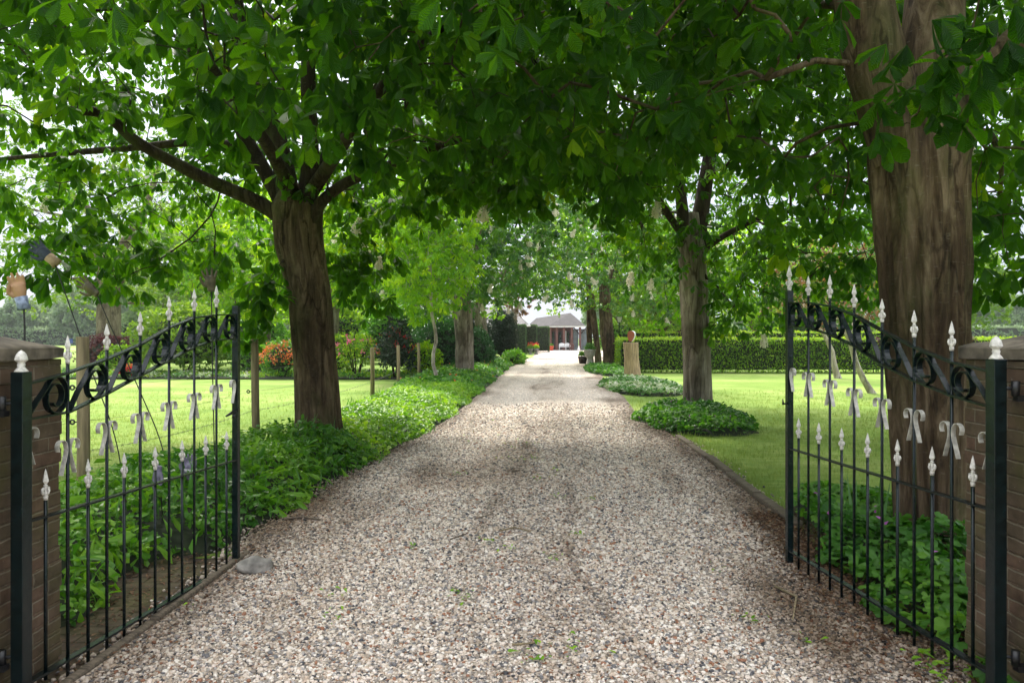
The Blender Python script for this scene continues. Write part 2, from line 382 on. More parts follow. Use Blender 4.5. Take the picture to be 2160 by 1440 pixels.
M['bark2'] = barkmat('grey_chestnut_bark', (.05,.038,.028), (.19,.16,.125), (.42,.38,.32), lich=.4, scale=.8, mossamt=.25)
M['branch'] = barkmat('branch_bark', (.012,.009,.006), (.035,.025,.016), (.08,.06,.04), lich=.2)
M['oakbark'] = barkmat('oak_bark', (.08,.06,.05), (.19,.15,.12), (.32,.27,.22), moss=(.12,.13,.06), lich=.1, scale=.9)
M['palebark'] = barkmat('pale_bark', (.16,.14,.12), (.42,.38,.33), (.65,.6,.54), lich=.3, mossamt=.1)
M['metal'] = plain('gate_paint', (.004,.010,.011), .25, .5, 30, .3, spec=.4)
M['white'] = plain('white_paint', (.62,.59,.54), .5, .28, 70, .6)
M['cream'] = plain('cream_paint', (.47,.45,.40), .55, .35, 40, .6)
M['stone'] = plain('cap_stone', (.14,.115,.085), .95, .5, 14, .9)
M['rock'] = plain('rock', (.27,.25,.22), .9, .5, 16, .8)
M['post'] = plain('post_wood', (.24,.185,.105), .85, .4, 6, .5, streak=(6, 6, .5))
M['timber'] = plain('timber', (.13,.10,.07), .9, .5, 5, .9, streak=(1.5, 12, 12))
M['log'] = plain('log_wood', (.33,.23,.145), .85, .55, 5, 1.0, streak=(9, 9, .6))
M['wire'] = plain('wire', (.12,.11,.10), .5, .2, 20, metal=.4)
M['black'] = plain('black_plastic', (.012,.012,.013), .4, .2, 20)
M['soil'] = plain('soil', (.05,.033,.022), 1, .6, 30, .9)
M['glass'] = plain('dark_glass', (.02,.026,.03), .08, .2, 3, spec=.9)
M['greyglass'] = plain('grey_panel', (.14,.17,.19), .2, .3, 2, spec=.6)
M['wood_red'] = plain('red_wood', (.13,.055,.045), .7, .25, 4)
M['wood_dark'] = plain('dark_wood', (.03,.022,.018), .7, .3, 4)
M['terr'] = plain('terrace', (.4,.36,.33), .9, .15, 6)
def roofmat(name, a, b_):
    m, nt, b, out = mat(name)
    tc = N(nt, 'ShaderNodeTexCoord'); br = N(nt, 'ShaderNodeTexBrick', Scale=1.0)
    br.inputs['Color1'].default_value = (*a, 1); br.inputs['Color2'].default_value = (*b_, 1); br.inputs['Mortar'].default_value = (a[0]*.4, a[1]*.4, a[2]*.4, 1)
    br.inputs['Brick Width'].default_value = .24; br.inputs['Row Height'].default_value = .3; br.inputs['Mortar Size'].default_value = .012
    nt.links.new(tc.outputs['UV'], br.inputs['Vector'])
    nz = N(nt, 'ShaderNodeTexNoise', Scale=.9, Detail=6); nt.links.new(tc.outputs['UV'], nz.inputs['Vector'])
    mx = N(nt, 'ShaderNodeMix', data_type='RGBA', blend_type='MULTIPLY'); mx.inputs[0].default_value = .6
    r = ramp(nt, [(.3, (.6,.6,.6)), (.7, (1.3,1.25,1.2))], nz.outputs['Fac'])
    nt.links.new(br.outputs['Color'], mx.inputs[6]); nt.links.new(r.outputs[0], mx.inputs[7]); nt.links.new(mx.outputs[2], b.inputs['Base Color'])
    b.inputs['Roughness'].default_value = .85
    bp = N(nt, 'ShaderNodeBump', Strength=.6, Distance=.03); nt.links.new(br.outputs['Fac'], bp.inputs['Height']); bp.invert = True; nt.links.new(bp.outputs[0], b.inputs['Normal'])
    return m
M['roof_grey'] = roofmat('grey_roof_tiles', (.05,.043,.046), (.032,.029,.031))
M['roof_pale'] = roofmat('pale_roof_tiles', (.19,.18,.18), (.13,.125,.125))
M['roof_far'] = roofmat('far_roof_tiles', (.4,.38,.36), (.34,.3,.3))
def brickmat(name, c1, c2, mortar, moss=.6, bw=.215, rh=.065, lich=True):
    m, nt, b, out = mat(name)
    tc = N(nt, 'ShaderNodeTexCoord'); br = N(nt, 'ShaderNodeTexBrick', Scale=1.0, Bias=.1)
    nd = N(nt, 'ShaderNodeTexNoise', Scale=18, Detail=3); nt.links.new(tc.outputs['UV'], nd.inputs['Vector'])
    vm = N(nt, 'ShaderNodeVectorMath', operation='MULTIPLY_ADD'); nt.links.new(nd.outputs['Color'], vm.inputs[0]); vm.inputs[1].default_value = (.012,.012,0); nt.links.new(tc.outputs['UV'], vm.inputs[2])
    nt.links.new(vm.outputs[0], br.inputs['Vector'])
    br.inputs['Color1'].default_value = (*c1, 1); br.inputs['Color2'].default_value = (*c2, 1); br.inputs['Mortar'].default_value = (*mortar, 1)
    br.inputs['Brick Width'].default_value = bw; br.inputs['Row Height'].default_value = rh; br.inputs['Mortar Size'].default_value = .005; br.inputs['Mortar Smooth'].default_value = .4
    n1 = N(nt, 'ShaderNodeTexNoise', Scale=6, Detail=8, Roughness=.65); nt.links.new(tc.outputs['UV'], n1.inputs['Vector'])
    r1 = ramp(nt, [(.35, (.45,.42,.4)), (.65, (1.35,1.3,1.25))], n1.outputs['Fac'])
    mx = N(nt, 'ShaderNodeMix', data_type='RGBA', blend_type='MULTIPLY'); mx.inputs[0].default_value = .8
    nt.links.new(br.outputs['Color'], mx.inputs[6]); nt.links.new(r1.outputs[0], mx.inputs[7])
    n2 = N(nt, 'ShaderNodeTexNoise', Scale=2.4, Detail=7, Roughness=.6); nt.links.new(tc.outputs['UV'], n2.inputs['Vector'])
    r2 = ramp(nt, [(.45, (0,0,0)), (.68, (moss,)*3)], n2.outputs['Fac'])
    mx2 = N(nt, 'ShaderNodeMix', data_type='RGBA'); nt.links.new(r2.outputs[0], mx2.inputs[0]); nt.links.new(mx.outputs[2], mx2.inputs[6]); mx2.inputs[7].default_value = (.10,.095,.035,1)
    last = mx2
    if lich:
        n3 = N(nt, 'ShaderNodeTexNoise', Scale=38, Detail=3, Roughness=.7); nt.links.new(tc.outputs['UV'], n3.inputs['Vector'])
        r3 = ramp(nt, [(.66, (0,0,0)), (.72, (.6,.6,.6))], n3.outputs['Fac'])
        mx3 = N(nt, 'ShaderNodeMix', data_type='RGBA'); nt.links.new(r3.outputs[0], mx3.inputs[0]); nt.links.new(mx2.outputs[2], mx3.inputs[6]); mx3.inputs[7].default_value = (.32,.27,.24,1); last = mx3
    nt.links.new(last.outputs[2], b.inputs['Base Color']); b.inputs['Roughness'].default_value = .95; b.inputs['Specular IOR Level'].default_value = .2
    ad = N(nt, 'ShaderNodeMath', operation='MULTIPLY_ADD'); nt.links.new(br.outputs['Fac'], ad.inputs[0]); ad.inputs[1].default_value = -.8; nt.links.new(n1.outputs['Fac'], ad.inputs[2])
    bp = N(nt, 'ShaderNodeBump', Strength=.8, Distance=.012); nt.links.new(ad.outputs[0], bp.inputs['Height']); nt.links.new(bp.outputs[0], b.inputs['Normal'])
    return m
M['brick'] = brickmat('pillar_brick', (.15,.095,.068), (.115,.09,.062), (.22,.19,.14), moss=.75)
M['brick_house'] = brickmat('house_brick', (.42,.20,.16), (.34,.16,.13), (.40,.35,.30), moss=0, lich=False)
M['paver'] = brickmat('clinker_paver', (.10,.075,.055), (.075,.06,.045), (.03,.03,.015), moss=.7, bw=.2, rh=.1)

def gravelmat():
    m, nt, b, out = mat('gravel')
    tc = N(nt, 'ShaderNodeTexCoord')
    vo = N(nt, 'ShaderNodeTexVoronoi', Scale=52, Randomness=1.0); nt.links.new(tc.outputs['Object'], vo.inputs['Vector'])
    sp = N(nt, 'ShaderNodeSeparateColor'); nt.links.new(vo.outputs['Color'], sp.inputs[0])
    cr = ramp(nt, PEB, sp.outputs[0], 'CONSTANT')
    ed = N(nt, 'ShaderNodeTexVoronoi', feature='DISTANCE_TO_EDGE', Scale=52, Randomness=1.0); nt.links.new(tc.outputs['Object'], ed.inputs['Vector'])
    re = ramp(nt, [(0, (.42,.37,.33)), (.10, (1.1,1.1,1.1))], ed.outputs['Distance'])
    m1 = N(nt, 'ShaderNodeMix', data_type='RGBA', blend_type='MULTIPLY'); m1.inputs[0].default_value = 1
    nt.links.new(cr.outputs[0], m1.inputs[6]); nt.links.new(re.outputs[0], m1.inputs[7])
    # dirt in long streaks between the wheel tracks, plus painted dark gaps close by
    da = N(nt, 'ShaderNodeAttribute', attribute_name='dirt')
    r2 = ramp(nt, [(0, (1.28,1.23,1.19)), (.35, (1.0,.93,.87)), (1, (.34,.27,.21))], da.outputs['Fac'])
    m2 = N(nt, 'ShaderNodeMix', data_type='RGBA', blend_type='MULTIPLY'); m2.inputs[0].default_value = 1
    nt.links.new(m1.outputs[2], m2.inputs[6]); nt.links.new(r2.outputs[0], m2.inputs[7])
    nt.links.new(m2.outputs[2], b.inputs['Base Color']); b.inputs['Roughness'].default_value = .75
    mi = N(nt, 'ShaderNodeMath', operation='MINIMUM'); nt.links.new(ed.outputs['Distance'], mi.inputs[0]); mi.inputs[1].default_value = .3
    bp = N(nt, 'ShaderNodeBump', Strength=1, Distance=.02); nt.links.new(mi.outputs[0], bp.inputs['Height']); nt.links.new(bp.outputs[0], b.inputs['Normal'])
    return m
PEB = [(0,(.66,.59,.51)),(.15,(.42,.36,.30)),(.28,(.80,.76,.70)),(.42,(.28,.25,.22)),(.52,(.55,.45,.36)),(.62,(.17,.17,.18)),(.71,(.72,.64,.57)),(.82,(.38,.36,.35)),(.90,(.30,.15,.09)),(.95,(.07,.07,.08))]
M['gravel'] = gravelmat()
def pebblemat():
    m, nt, b, out = mat('pebble')
    oi = N(nt, 'ShaderNodeObjectInfo'); cr = ramp(nt, PEB, oi.outputs['Random'], 'CONSTANT')
    tc = N(nt, 'ShaderNodeTexCoord'); nz = N(nt, 'ShaderNodeTexNoise', Scale=2.2, Detail=5); nt.links.new(tc.outputs['Object'], nz.inputs['Vector'])
    r = ramp(nt, [(.3, (.72,.70,.68)), (.7, (1.15,1.15,1.15))], nz.outputs['Fac'])
    mx = N(nt, 'ShaderNodeMix', data_type='RGBA', blend_type='MULTIPLY'); mx.inputs[0].default_value = 1
    nt.links.new(cr.outputs[0], mx.inputs[6]); nt.links.new(r.outputs[0], mx.inputs[7]); da = N(nt, 'ShaderNodeAttribute', attribute_name='dirt', attribute_type='INSTANCER')
    r2 = ramp(nt, [(0, (1.14,1.10,1.07)), (.35, (.90,.84,.79)), (1, (.34,.27,.21))], da.outputs['Fac'])
    m2 = N(nt, 'ShaderNodeMix', data_type='RGBA', blend_type='MULTIPLY'); m2.inputs[0].default_value = 1
    nt.links.new(mx.outputs[2], m2.inputs[6]); nt.links.new(r2.outputs[0], m2.inputs[7]); nt.links.new(m2.outputs[2], b.inputs['Base Color'])
    b.inputs['Roughness'].default_value = .6; b.inputs['Specular IOR Level'].default_value = .35
    return m
M['pebble'] = pebblemat()
def lawnmat():
    m, nt, b, out = mat('lawn')
    tc = N(nt, 'ShaderNodeTexCoord')
    n1 = N(nt, 'ShaderNodeTexNoise', Scale=.35, Detail=8, Roughness=.6); nt.links.new(tc.outputs['Object'], n1.inputs['Vector'])
    mp = N(nt, 'ShaderNodeMapping'); mp.inputs['Scale'].default_value = (.5, 3, 1); nt.links.new(tc.outputs['Object'], mp.inputs[0])
    n2 = N(nt, 'ShaderNodeTexNoise', Scale=3, Detail=10, Roughness=.75); nt.links.new(mp.outputs[0], n2.inputs['Vector'])
    ad = N(nt, 'ShaderNodeMath', operation='ADD'); nt.links.new(n1.outputs['Fac'], ad.inputs[0]); nt.links.new(n2.outputs['Fac'], ad.inputs[1])
    hf = N(nt, 'ShaderNodeMath', operation='MULTIPLY'); nt.links.new(ad.outputs[0], hf.inputs[0]); hf.inputs[1].default_value = .5
    r = ramp(nt, [(.36, (.11,.20,.035)), (.5, (.21,.31,.065)), (.62, (.36,.42,.14))], hf.outputs[0])
    nt.links.new(r.outputs[0], b.inputs['Base Color']); b.inputs['Roughness'].default_value = .9; b.inputs['Specular IOR Level'].default_value = .1
    n3 = N(nt, 'ShaderNodeTexNoise', Scale=45, Detail=6); nt.links.new(tc.outputs['Object'], n3.inputs['Vector'])
    bp = N(nt, 'ShaderNodeBump', Strength=.8, Distance=.03); nt.links.new(n3.outputs['Fac'], bp.inputs['Height']); nt.links.new(bp.outputs[0], b.inputs['Normal'])
    return m
M['lawn'] = lawnmat()

# ------------------------------------------------------------------ ground, drive
LE = [(-8,-3.2),(2.2,-2.15),(3.3,-1.9),(4.9,-1.85),(5.75,-1.98),(6.3,-1.88),(7.6,-1.82),(10.3,-1.5),(13.9,-1.15),(22,-.78),(30.8,-.42),(45,.2),(52,.6),(58,1.6),(95,3.4)]
RE = [(-8,3.2),(2.2,2.2),(4.5,2.1),(6,2.22),(8.8,2.41),(11,2.5),(14.3,2.45),(19.1,2.9),(23.3,2.9),(28,3.5),(35,3.9),(42,4.3),(48,5.6),(56,9),(70,14),(95,16)]
def le(y): return np.interp(y, [a for a, b in LE], [b for a, b in LE])
def re_(y): return np.interp(y, [a for a, b in RE], [b for a, b in RE])
def gz(x, y):
    """gravel surface: low crown between two wheel tracks"""
    l, r = le(y), re_(y); c = (l + r) / 2 + .1
    fade = np.clip(1 - (y - 20) / 30, 0, 1)
    z = .03 + .018 * np.exp(-((x - c) / .45) ** 2) - .03 * np.exp(-((x - c - .95) / .33) ** 2) - .03 * np.exp(-((x - c + .95) / .33) ** 2)
    z += .006 * np.sin(x * 5.1 + y * .9) * np.sin(y * 1.7 + x) + .004 * np.sin(x * 13 + y * .35)
    return z * fade + .012
b = MB(); b.add([(-900,-60,0),(900,-60,0),(900,1500,0),(-900,1500,0)], [(0,1,2,3)])
tag(b.build('ground', M['lawn']), kind='structure')
ys = np.concatenate([np.arange(-8, 14, .12), np.arange(14, 40, .5), np.arange(40, 96, 3)]); K = 60
V = []
for y in ys:
    l, r = float(le(y)), float(re_(y))
    for k in range(K + 1):
        x = l + (r - l) * k / K; V.append((x, y, float(gz(x, y))))
Fc = [(i*(K+1)+k, i*(K+1)+k+1, (i+1)*(K+1)+k+1, (i+1)*(K+1)+k) for i in range(len(ys)-1) for k in range(K)]
b = MB(); b.add(V, Fc, None, True); tag(b.build('driveway', M['gravel']), kind='structure')
# bed of bare soil left of the drive, under the plants; another under the right-hand geraniums
def strip(name, ma, pts, z, kind='structure'):
    V = []
    for y, x0, x1 in pts: V += [(x0, y, z), (x1, y, z)]
    b = MB(); b.add(V, [(2*i, 2*i+1, 2*i+3, 2*i+2) for i in range(len(pts)-1)]); o = b.build(name, ma); tag(o, kind=kind); return o
strip('planting_bed', M['soil'], [(2.5,-4.3,-2.4),(5.0,-4.0,-2.35),(6.0,-3.7,-1.7),(8,-3.6,-1.6),(12,-3.5,-1.2),(22,-3.4,-.6),(31,-3.3,-.3),(45,-3.3,.3)], .008)
strip('soil_bank', M['soil'], [(2.6,1.9,3.6),(4.2,1.86,3.6),(5.0,1.95,3.7),(6.2,2.25,3.9),(6.8,2.6,3.4)], .035)
b = MB(); b.add([(-2.6,2.6,.02),(-1.95,2.6,.02),(-1.90,5.1,.02),(-2.5,5.1,.02)], [(0,1,2,3)], [[(-2.6,2.6),(-1.95,2.6),(-1.9,5.1),(-2.5,5.1)]])
tag(b.build('brick_paving', M['paver']), kind='structure')

# pebbles: real stones lying on the drive, one countless stuff object
def vgrid(seed, n=256):
    g = np.random.default_rng(seed).random((n, n))
    def f(x, y):
        xi = np.floor(x).astype(int); yi = np.floor(y).astype(int); u = x - xi; v = y - yi; u = u*u*(3-2*u); v = v*v*(3-2*v)
        a = g[xi % n, yi % n]; b_ = g[(xi+1) % n, yi % n]; c = g[xi % n, (yi+1) % n]; d_ = g[(xi+1) % n, (yi+1) % n]
        return (a*(1-u)+b_*u)*(1-v) + (c*(1-u)+d_*u)*v
    return f
vn = vgrid(5)
def dirt(x, y):
    """how much earth shows between the stones: edges, both sides of the middle ridge, odd patches"""
    x = np.asarray(x, float); y = np.asarray(y, float); l, r = le(y), re_(y); c = (l + r) / 2 + .1
    wv_ = .1*np.sin(y*.8) + .06*np.sin(y*2.1 + 1); nn = .6*vn(x*3.1, y*.9) + .4*vn(x*9+7, y*3.3)
    t = .40*np.exp(-((x - c - .30 - wv_)/.05)**2) + .5*np.exp(-((x - c + .42 - wv_)/.07)**2) + .45*np.exp(-((x - c - 1.35)/.16)**2) + .35*np.exp(-((x - c + 1.45)/.18)**2)
    t = t + .34*np.exp(-((x - c + .05)/.34)**2) + .22*np.exp(-((x - c - 1.75)/.2)**2)
    t = t * np.clip(nn*2.2 - .4, 0, 1) + .95*np.exp(-((r - x)/.30)**2) * (.35 + nn) + .85*np.exp(-((x - l)/.24)**2) * (.35 + nn) + .5*np.clip((vn(x*1.3+50, y*.5+9) - .62)*4, 0, 1)
    return np.clip(t, 0, 1)
me_ = bpy.data.objects['driveway'].data; co_ = np.zeros(len(me_.vertices)*3, np.float32); me_.vertices.foreach_get('co', co_); co_ = co_.reshape(-1, 3)
a_ = me_.attributes.new('dirt', 'FLOAT', 'POINT'); a_.data.foreach_set('value', np.clip(dirt(co_[:,0], co_[:,1]) + .22*np.clip((15 - co_[:,1])/5, 0, 1), 0, 1).astype(np.float32))  # earth, plus dark gaps between the near stones painted into the ground
def pebbles():
    pts = []; sc = []
    for y0, y1, dens, s in ((2.3, 5.0, 6200, .0080), (5.0, 8.0, 4300, .0095), (8, 12, 2900, .0108), (12, 17, 1500, .0122)):
        area = (y1 - y0) * 5.0; n = int(area * dens)
        x = rng.uniform(-2.5, 2.9, n); y = rng.uniform(y0, y1, n)
        ok = (x > le(y) + .02) & (x < re_(y) - .02) & (np.abs(x / y) < .78) & (rng.random(n) < np.clip((17.5 - y) / 5.5, 0, 1))
        x, y = x[ok], y[ok]; pts.append(np.stack([x, y, gz(x, y) + rng.uniform(-.2, .55, len(x)) * s], 1))
        sc.append(s * rng.lognormal(0, .32, len(x)).clip(.5, 2.1))
    # loose stones kicked beyond the edges
    y = rng.uniform(3, 11, 3500); sd = (rng.random(3500) < .5) | (y < 5.5)
    off = np.abs(rng.normal(0, .08, 3500)); x = np.where(sd, le(y) - off, re_(y) + off)
    pts.append(np.stack([x, y, np.full(3500, .035)], 1)); sc.append(.009 * rng.lognormal(0, .3, 3500))
    Pn = np.concatenate(pts); Sn = np.concatenate(sc); n = len(Pn)
    me = bpy.data.meshes.new('gravel_stones'); me.vertices.add(n); me.vertices.foreach_set('co', Pn.astype(np.float32).ravel())
    a = me.attributes.new('psc', 'FLOAT_VECTOR', 'POINT')
    S3 = np.stack([Sn, Sn * rng.uniform(.62, 1, n), Sn * rng.uniform(.42, .8, n)], 1); a.data.foreach_set('vector', S3.astype(np.float32).ravel())
    a = me.attributes.new('prot', 'FLOAT_VECTOR', 'POINT')
    r3 = np.stack([rng.normal(0, .35, n), rng.normal(0, .35, n), rng.uniform(0, 6.28, n)], 1); a.data.foreach_set('vector', r3.astype(np.float32).ravel())
    a = me.attributes.new('dirt', 'FLOAT', 'POINT'); a.data.foreach_set('value', dirt(Pn[:,0], Pn[:,1]).astype(np.float32))
    me.materials.append(M['pebble']); o = bpy.data.objects.new('gravel_stones', me); COL.objects.link(o)
    ng = bpy.data.node_groups.new('pebble_scatter', 'GeometryNodeTree')
    ng.interface.new_socket('Geometry', in_out='INPUT', socket_type='NodeSocketGeometry'); ng.interface.new_socket('Geometry', in_out='OUTPUT', socket_type='NodeSocketGeometry')
    gi = ng.nodes.new('NodeGroupInput'); go = ng.nodes.new('NodeGroupOutput')
    ico = ng.nodes.new('GeometryNodeMeshIcoSphere'); ico.inputs['Radius'].default_value = 1; ico.inputs['Subdivisions'].default_value = 2
    sp = ng.nodes.new('GeometryNodeSetPosition'); nz = ng.nodes.new('ShaderNodeTexNoise'); nz.inputs['Scale'].default_value = .9; nz.inputs['Detail'].default_value = 1
    vs = ng.nodes.new('ShaderNodeVectorMath'); vs.operation = 'MULTIPLY_ADD'; vs.inputs[1].default_value = (1, 1, 1); vs.inputs[2].default_value = (-.5, -.5, -.5)
    ng.links.new(nz.outputs['Color'], vs.inputs[0]); ng.links.new(ico.outputs[0], sp.inputs[0]); ng.links.new(vs.outputs[0], sp.inputs['Offset'])
    ss = ng.nodes.new('GeometryNodeSetShadeSmooth'); ng.links.new(sp.outputs[0], ss.inputs[0])
    sm = ng.nodes.new('GeometryNodeSetMaterial'); sm.inputs['Material'].default_value = M['pebble']; ng.links.new(ss.outputs[0], sm.inputs[0])
    iop = ng.nodes.new('GeometryNodeInstanceOnPoints'); ng.links.new(gi.outputs[0], iop.inputs['Points']); ng.links.new(sm.outputs[0], iop.inputs['Instance'])
    for nm, sock in (('psc', 'Scale'), ('prot', 'Rotation')):
        at = ng.nodes.new('GeometryNodeInputNamedAttribute'); at.data_type = 'FLOAT_VECTOR'; at.inputs['Name'].default_value = nm
        if sock == 'Rotation':
            e = ng.nodes.new('FunctionNodeEulerToRotation'); ng.links.new(at.outputs['Attribute'], e.inputs[0]); ng.links.new(e.outputs[0], iop.inputs[sock])
        else: ng.links.new(at.outputs['Attribute'], iop.inputs[sock])
    ng.links.new(iop.outputs[0], go.inputs[0])
    md = o.modifiers.new('scatter', 'NODES'); md.node_group = ng
    tag(o, 'pale rounded gravel stones covering the driveway', 'gravel', kind='stuff')
pebbles()

# ------------------------------------------------------------------ gates
TL = dict(top={0:812,2:786,4:757,6:726,8:691,10:670,12:664,14:663}, low={0:886,2:869,4:829,6:791,8:759,10:731,12:717,14:714},
    tip={2:707,4:682,6:657,8:625,10:609,12:602,1:988,3:967,5:954,7:941,9:928,11:917,13:909},
    base={2:765,4:736,6:706,8:674.5,10:655,12:647,1:1052,3:1026,5:1005,7:989,9:971,11:958,13:947},
    mid=(1103,969), bot=(1446,1184), hook={0:905,2:926,4:889,6:870,8:847,10:829,12:811,14:800}, ptop=(784,645), pfin=(738,None), pbot=(1530,1214))
TR = dict(top={0:786,2:763.5,4:731,6:697,8:664,10:645.6,12:638,14:638}, low={0:861,2:833.5,4:802,6:767,8:728.5,10:705,12:691,14:688},
    tip={2:677,4:654,6:630,8:599,10:579.5,12:582,1:960,3:941,5:926,7:912.6,9:902,11:890.5,13:881.5},
    base={2:738,4:710,6:678,8:647,10:628,12:622,1:1023,3:1000,5:980.6,7:963,9:947,11:934,13:922},
    mid=(1077,945), bot=(1425,1159), hook={0:915,2:890.6,4:863,6:840,8:819,10:801,12:785.6,14:775.7}, ptop=(757,613), pfin=(708,560), pbot=(1455,1184))
def gate(side, T, X1, Y1, X2, Y2, label):
    root = empty('driveway_gate', (X1, Y1, 0), label, 'gate', 'pair of driveway gates')
    D = Vector((X2-X1, Y2-Y1, 0)); Lg = D.length; D.normalize(); Nn = Vector((D.y, -D.x, 0))
    if Nn.x * side > 0: Nn = -Nn         # normal pointing towards the drive
    def Q(s, z, n=0): return Vector((X1, Y1, 0)) + D * s + Vector((0, 0, z)) + Nn * n
    def zat(i, py): Y = Y1 + (Y2-Y1) * i / 14; return H - (py - HY) * Y / F
    def tab(name, i):
        t = T[name]; k = sorted(t); return float(np.interp(i, k, [zat(a, t[a]) for a in k]))
    def ss(i): return Lg * i / 14
    def sw(path, wid, th, mb):           # flat bar following a path in the gate plane
        n = len(path); V = []
        for i, (s, z) in enumerate(path):
            a = path[max(i-1, 0)]; c = path[min(i+1, n-1)]; tx, tz = c[0]-a[0], c[1]-a[1]; l = math.hypot(tx, tz) or 1
            nx, nz_ = -tz/l*th/2, tx/l*th/2
            V += [Q(s+nx, z+nz_, wid/2), Q(s-nx, z-nz_, wid/2), Q(s-nx, z-nz_, -wid/2), Q(s+nx, z+nz_, -wid/2)]
        Fc = [(4*i+j, 4*i+(j+1)%4, 4*(i+1)+(j+1)%4, 4*(i+1)+j) for i in range(n-1) for j in range(4)] + [(3,2,1,0), (4*n-4,4*n-3,4*n-2,4*n-1)]
        mb.add(V, Fc); return mb
    def sqpost(s, hw, z0, z1, mb):
        V = [Q(s+a*hw, z, c*hw) for z in (z0, z1) for a, c in ((-1,-1),(1,-1),(1,1),(-1,1))]
        mb.add(V, [(0,1,2,3)[::-1],(4,5,6,7),(0,1,5,4),(1,2,6,5),(2,3,7,6),(3,0,4,7)]); return mb
    # posts
    hz1 = zat(0, T['ptop'][0]); hp = part(sqpost(0, .027, zat(0, T['pbot'][0]), hz1, MB()), 'hinge_post', M['metal'], root, bevel=.003)
    q = Q(0, hz1); hh = zat(0, T['pfin'][0]) - hz1
    prof = [(.028,0),(.026,.006),(.014,.022),(.0165,.034),(.0135,.038),(.015,.043),(.022,.050),(.0265,.056),(.0245,.060),(.0235,.068),(.0195,.080),(.011,.092),(.003,.098),(.0005,.1)]
    mb = MB().lathe([(r*.95, z*hh/.1) for r, z in prof], q, 16); subpart(mb, 'post_finial', M['white'], hp)
    fz0, fz1 = zat(14, T['pbot'][1]), zat(14, T['ptop'][1])
    fp = part(sqpost(Lg, .02, fz0, fz1, MB()), 'free_post', M['metal'], root, bevel=.002)
    def finial(s, z0, z1, fat=1.0):
        h = z1 - z0; mb = MB()
        # tapered foot, side curls and spear head
        for prof, k in (([(.009,0),(.0105,.10),(.008,.22),(.0085,.34),(.0065,.44),(.009,.47),(.0055,.50)], 10), ([(.005,.50),(.0145,.60),(.0135,.66),(.006,.88),(.0008,1.0)], 4)):
            V = []; n = len(prof)
            for r, z in prof:
                for j in range(k): a = 2*math.pi*j/k; V.append(Q(s + r*fat*math.cos(a), z0 + z*h, r*fat*math.sin(a)))
            mb.add(V, [(i*k+j, i*k+(j+1)%k, (i+1)*k+(j+1)%k, (i+1)*k+j) for i in range(n-1) for j in range(k)] + [tuple(range(k))[::-1], tuple((n-1)*k+j for j in range(k))], None, k == 10)
        for sg in (-1, 1):
            path = [Q(s + sg*fat*a, z0 + c*h, 0) for a, c in ((.004,.16),(.013,.20),(.020,.28),(.019,.37),(.012,.40),(.010,.34))]
            mb.tube(path, [.004,.006,.0065,.006,.0045,.003], 6)
            path = [Q(s, z0 + c*h, sg*fat*a) for a, c in ((.004,.16),(.012,.22),(.016,.30),(.012,.38))]
            mb.tube(path, [.004,.005,.005,.003], 6)
        return mb
    if T['pfin'][1]:
        subpart(finial(Lg, fz1, zat(14, T['pfin'][1]), 1.35), 'post_finial', M['white'], fp)
    # rails
    a = [(ss(i), tab('top', i)) for i in np.linspace(0, 14, 29)]; part(sw(a, .03, .008, MB()), 'top_rail', M['metal'], root)
    a = [(ss(i), tab('low', i)) for i in np.linspace(0, 14, 29)]; part(sw(a, .03, .008, MB()), 'arch_rail', M['metal'], root)
    zm = lambda i: zat(0, T['mid'][0]) * (1-i/14) + zat(14, T['mid'][1]) * i/14
    zb = lambda i: zat(0, T['bot'][0]) * (1-i/14) + zat(14, T['bot'][1]) * i/14
    part(sw([(ss(i), zm(i)) for i in (0, 7, 14)], .03, .009, MB()), 'middle_rail', M['metal'], root)
    part(sw([(ss(i), zb(i)) for i in (0, 7, 14)], .034, .010, MB()), 'bottom_rail', M['metal'], root)
    # bars with spear tips
    for i in range(1, 14):
        z0 = zb(i) - (.085 if i > 1 else .03) * 1.1; z1 = zat(i, T['base'][i]); r = .0075
        mb = MB().tube([Q(ss(i), z0), Q(ss(i), (z0+z1)/2), Q(ss(i), z1)], r, 10)
        br = part(mb, 'bar', M['metal'], root); subpart(finial(ss(i), z1 - .004, zat(i, T['tip'][i])), 'spear_tip', M['white'], br)
    # scrolls between long bars
    for c in range(7):
        i0, i1 = 2*c, 2*c+2; s0 = ss(i0) + (.028 if c == 0 else .008); s1 = ss(i1) - (.02 if c == 6 else .008); wd = s1 - s0
        def zz(u, v):
            i = (s0 + u*wd) / Lg * 14; lo, tp = tab('low', i) + .004, tab('top', i) - .004; return lo + (tp-lo)*v
        uc, ru = .70, .285; path = [(0, .0), (.22, .42)]
        for k in range(34):
            t = k / 33; ang = R(150) - t * R(660); rr = 1 if ang > R(-80) else max(.42, 1 - (R(-80) - ang) / R(430) * .62)
            path.append((uc - (1-rr)*.0 + ru*rr*math.cos(ang), .5 + .5*rr*math.sin(ang) - (1-rr)*.14))
        part(sw([(s0 + u*wd, zz(u, v)) for u, v in path], .028, .004, MB()), 'scroll', M['metal'], root)
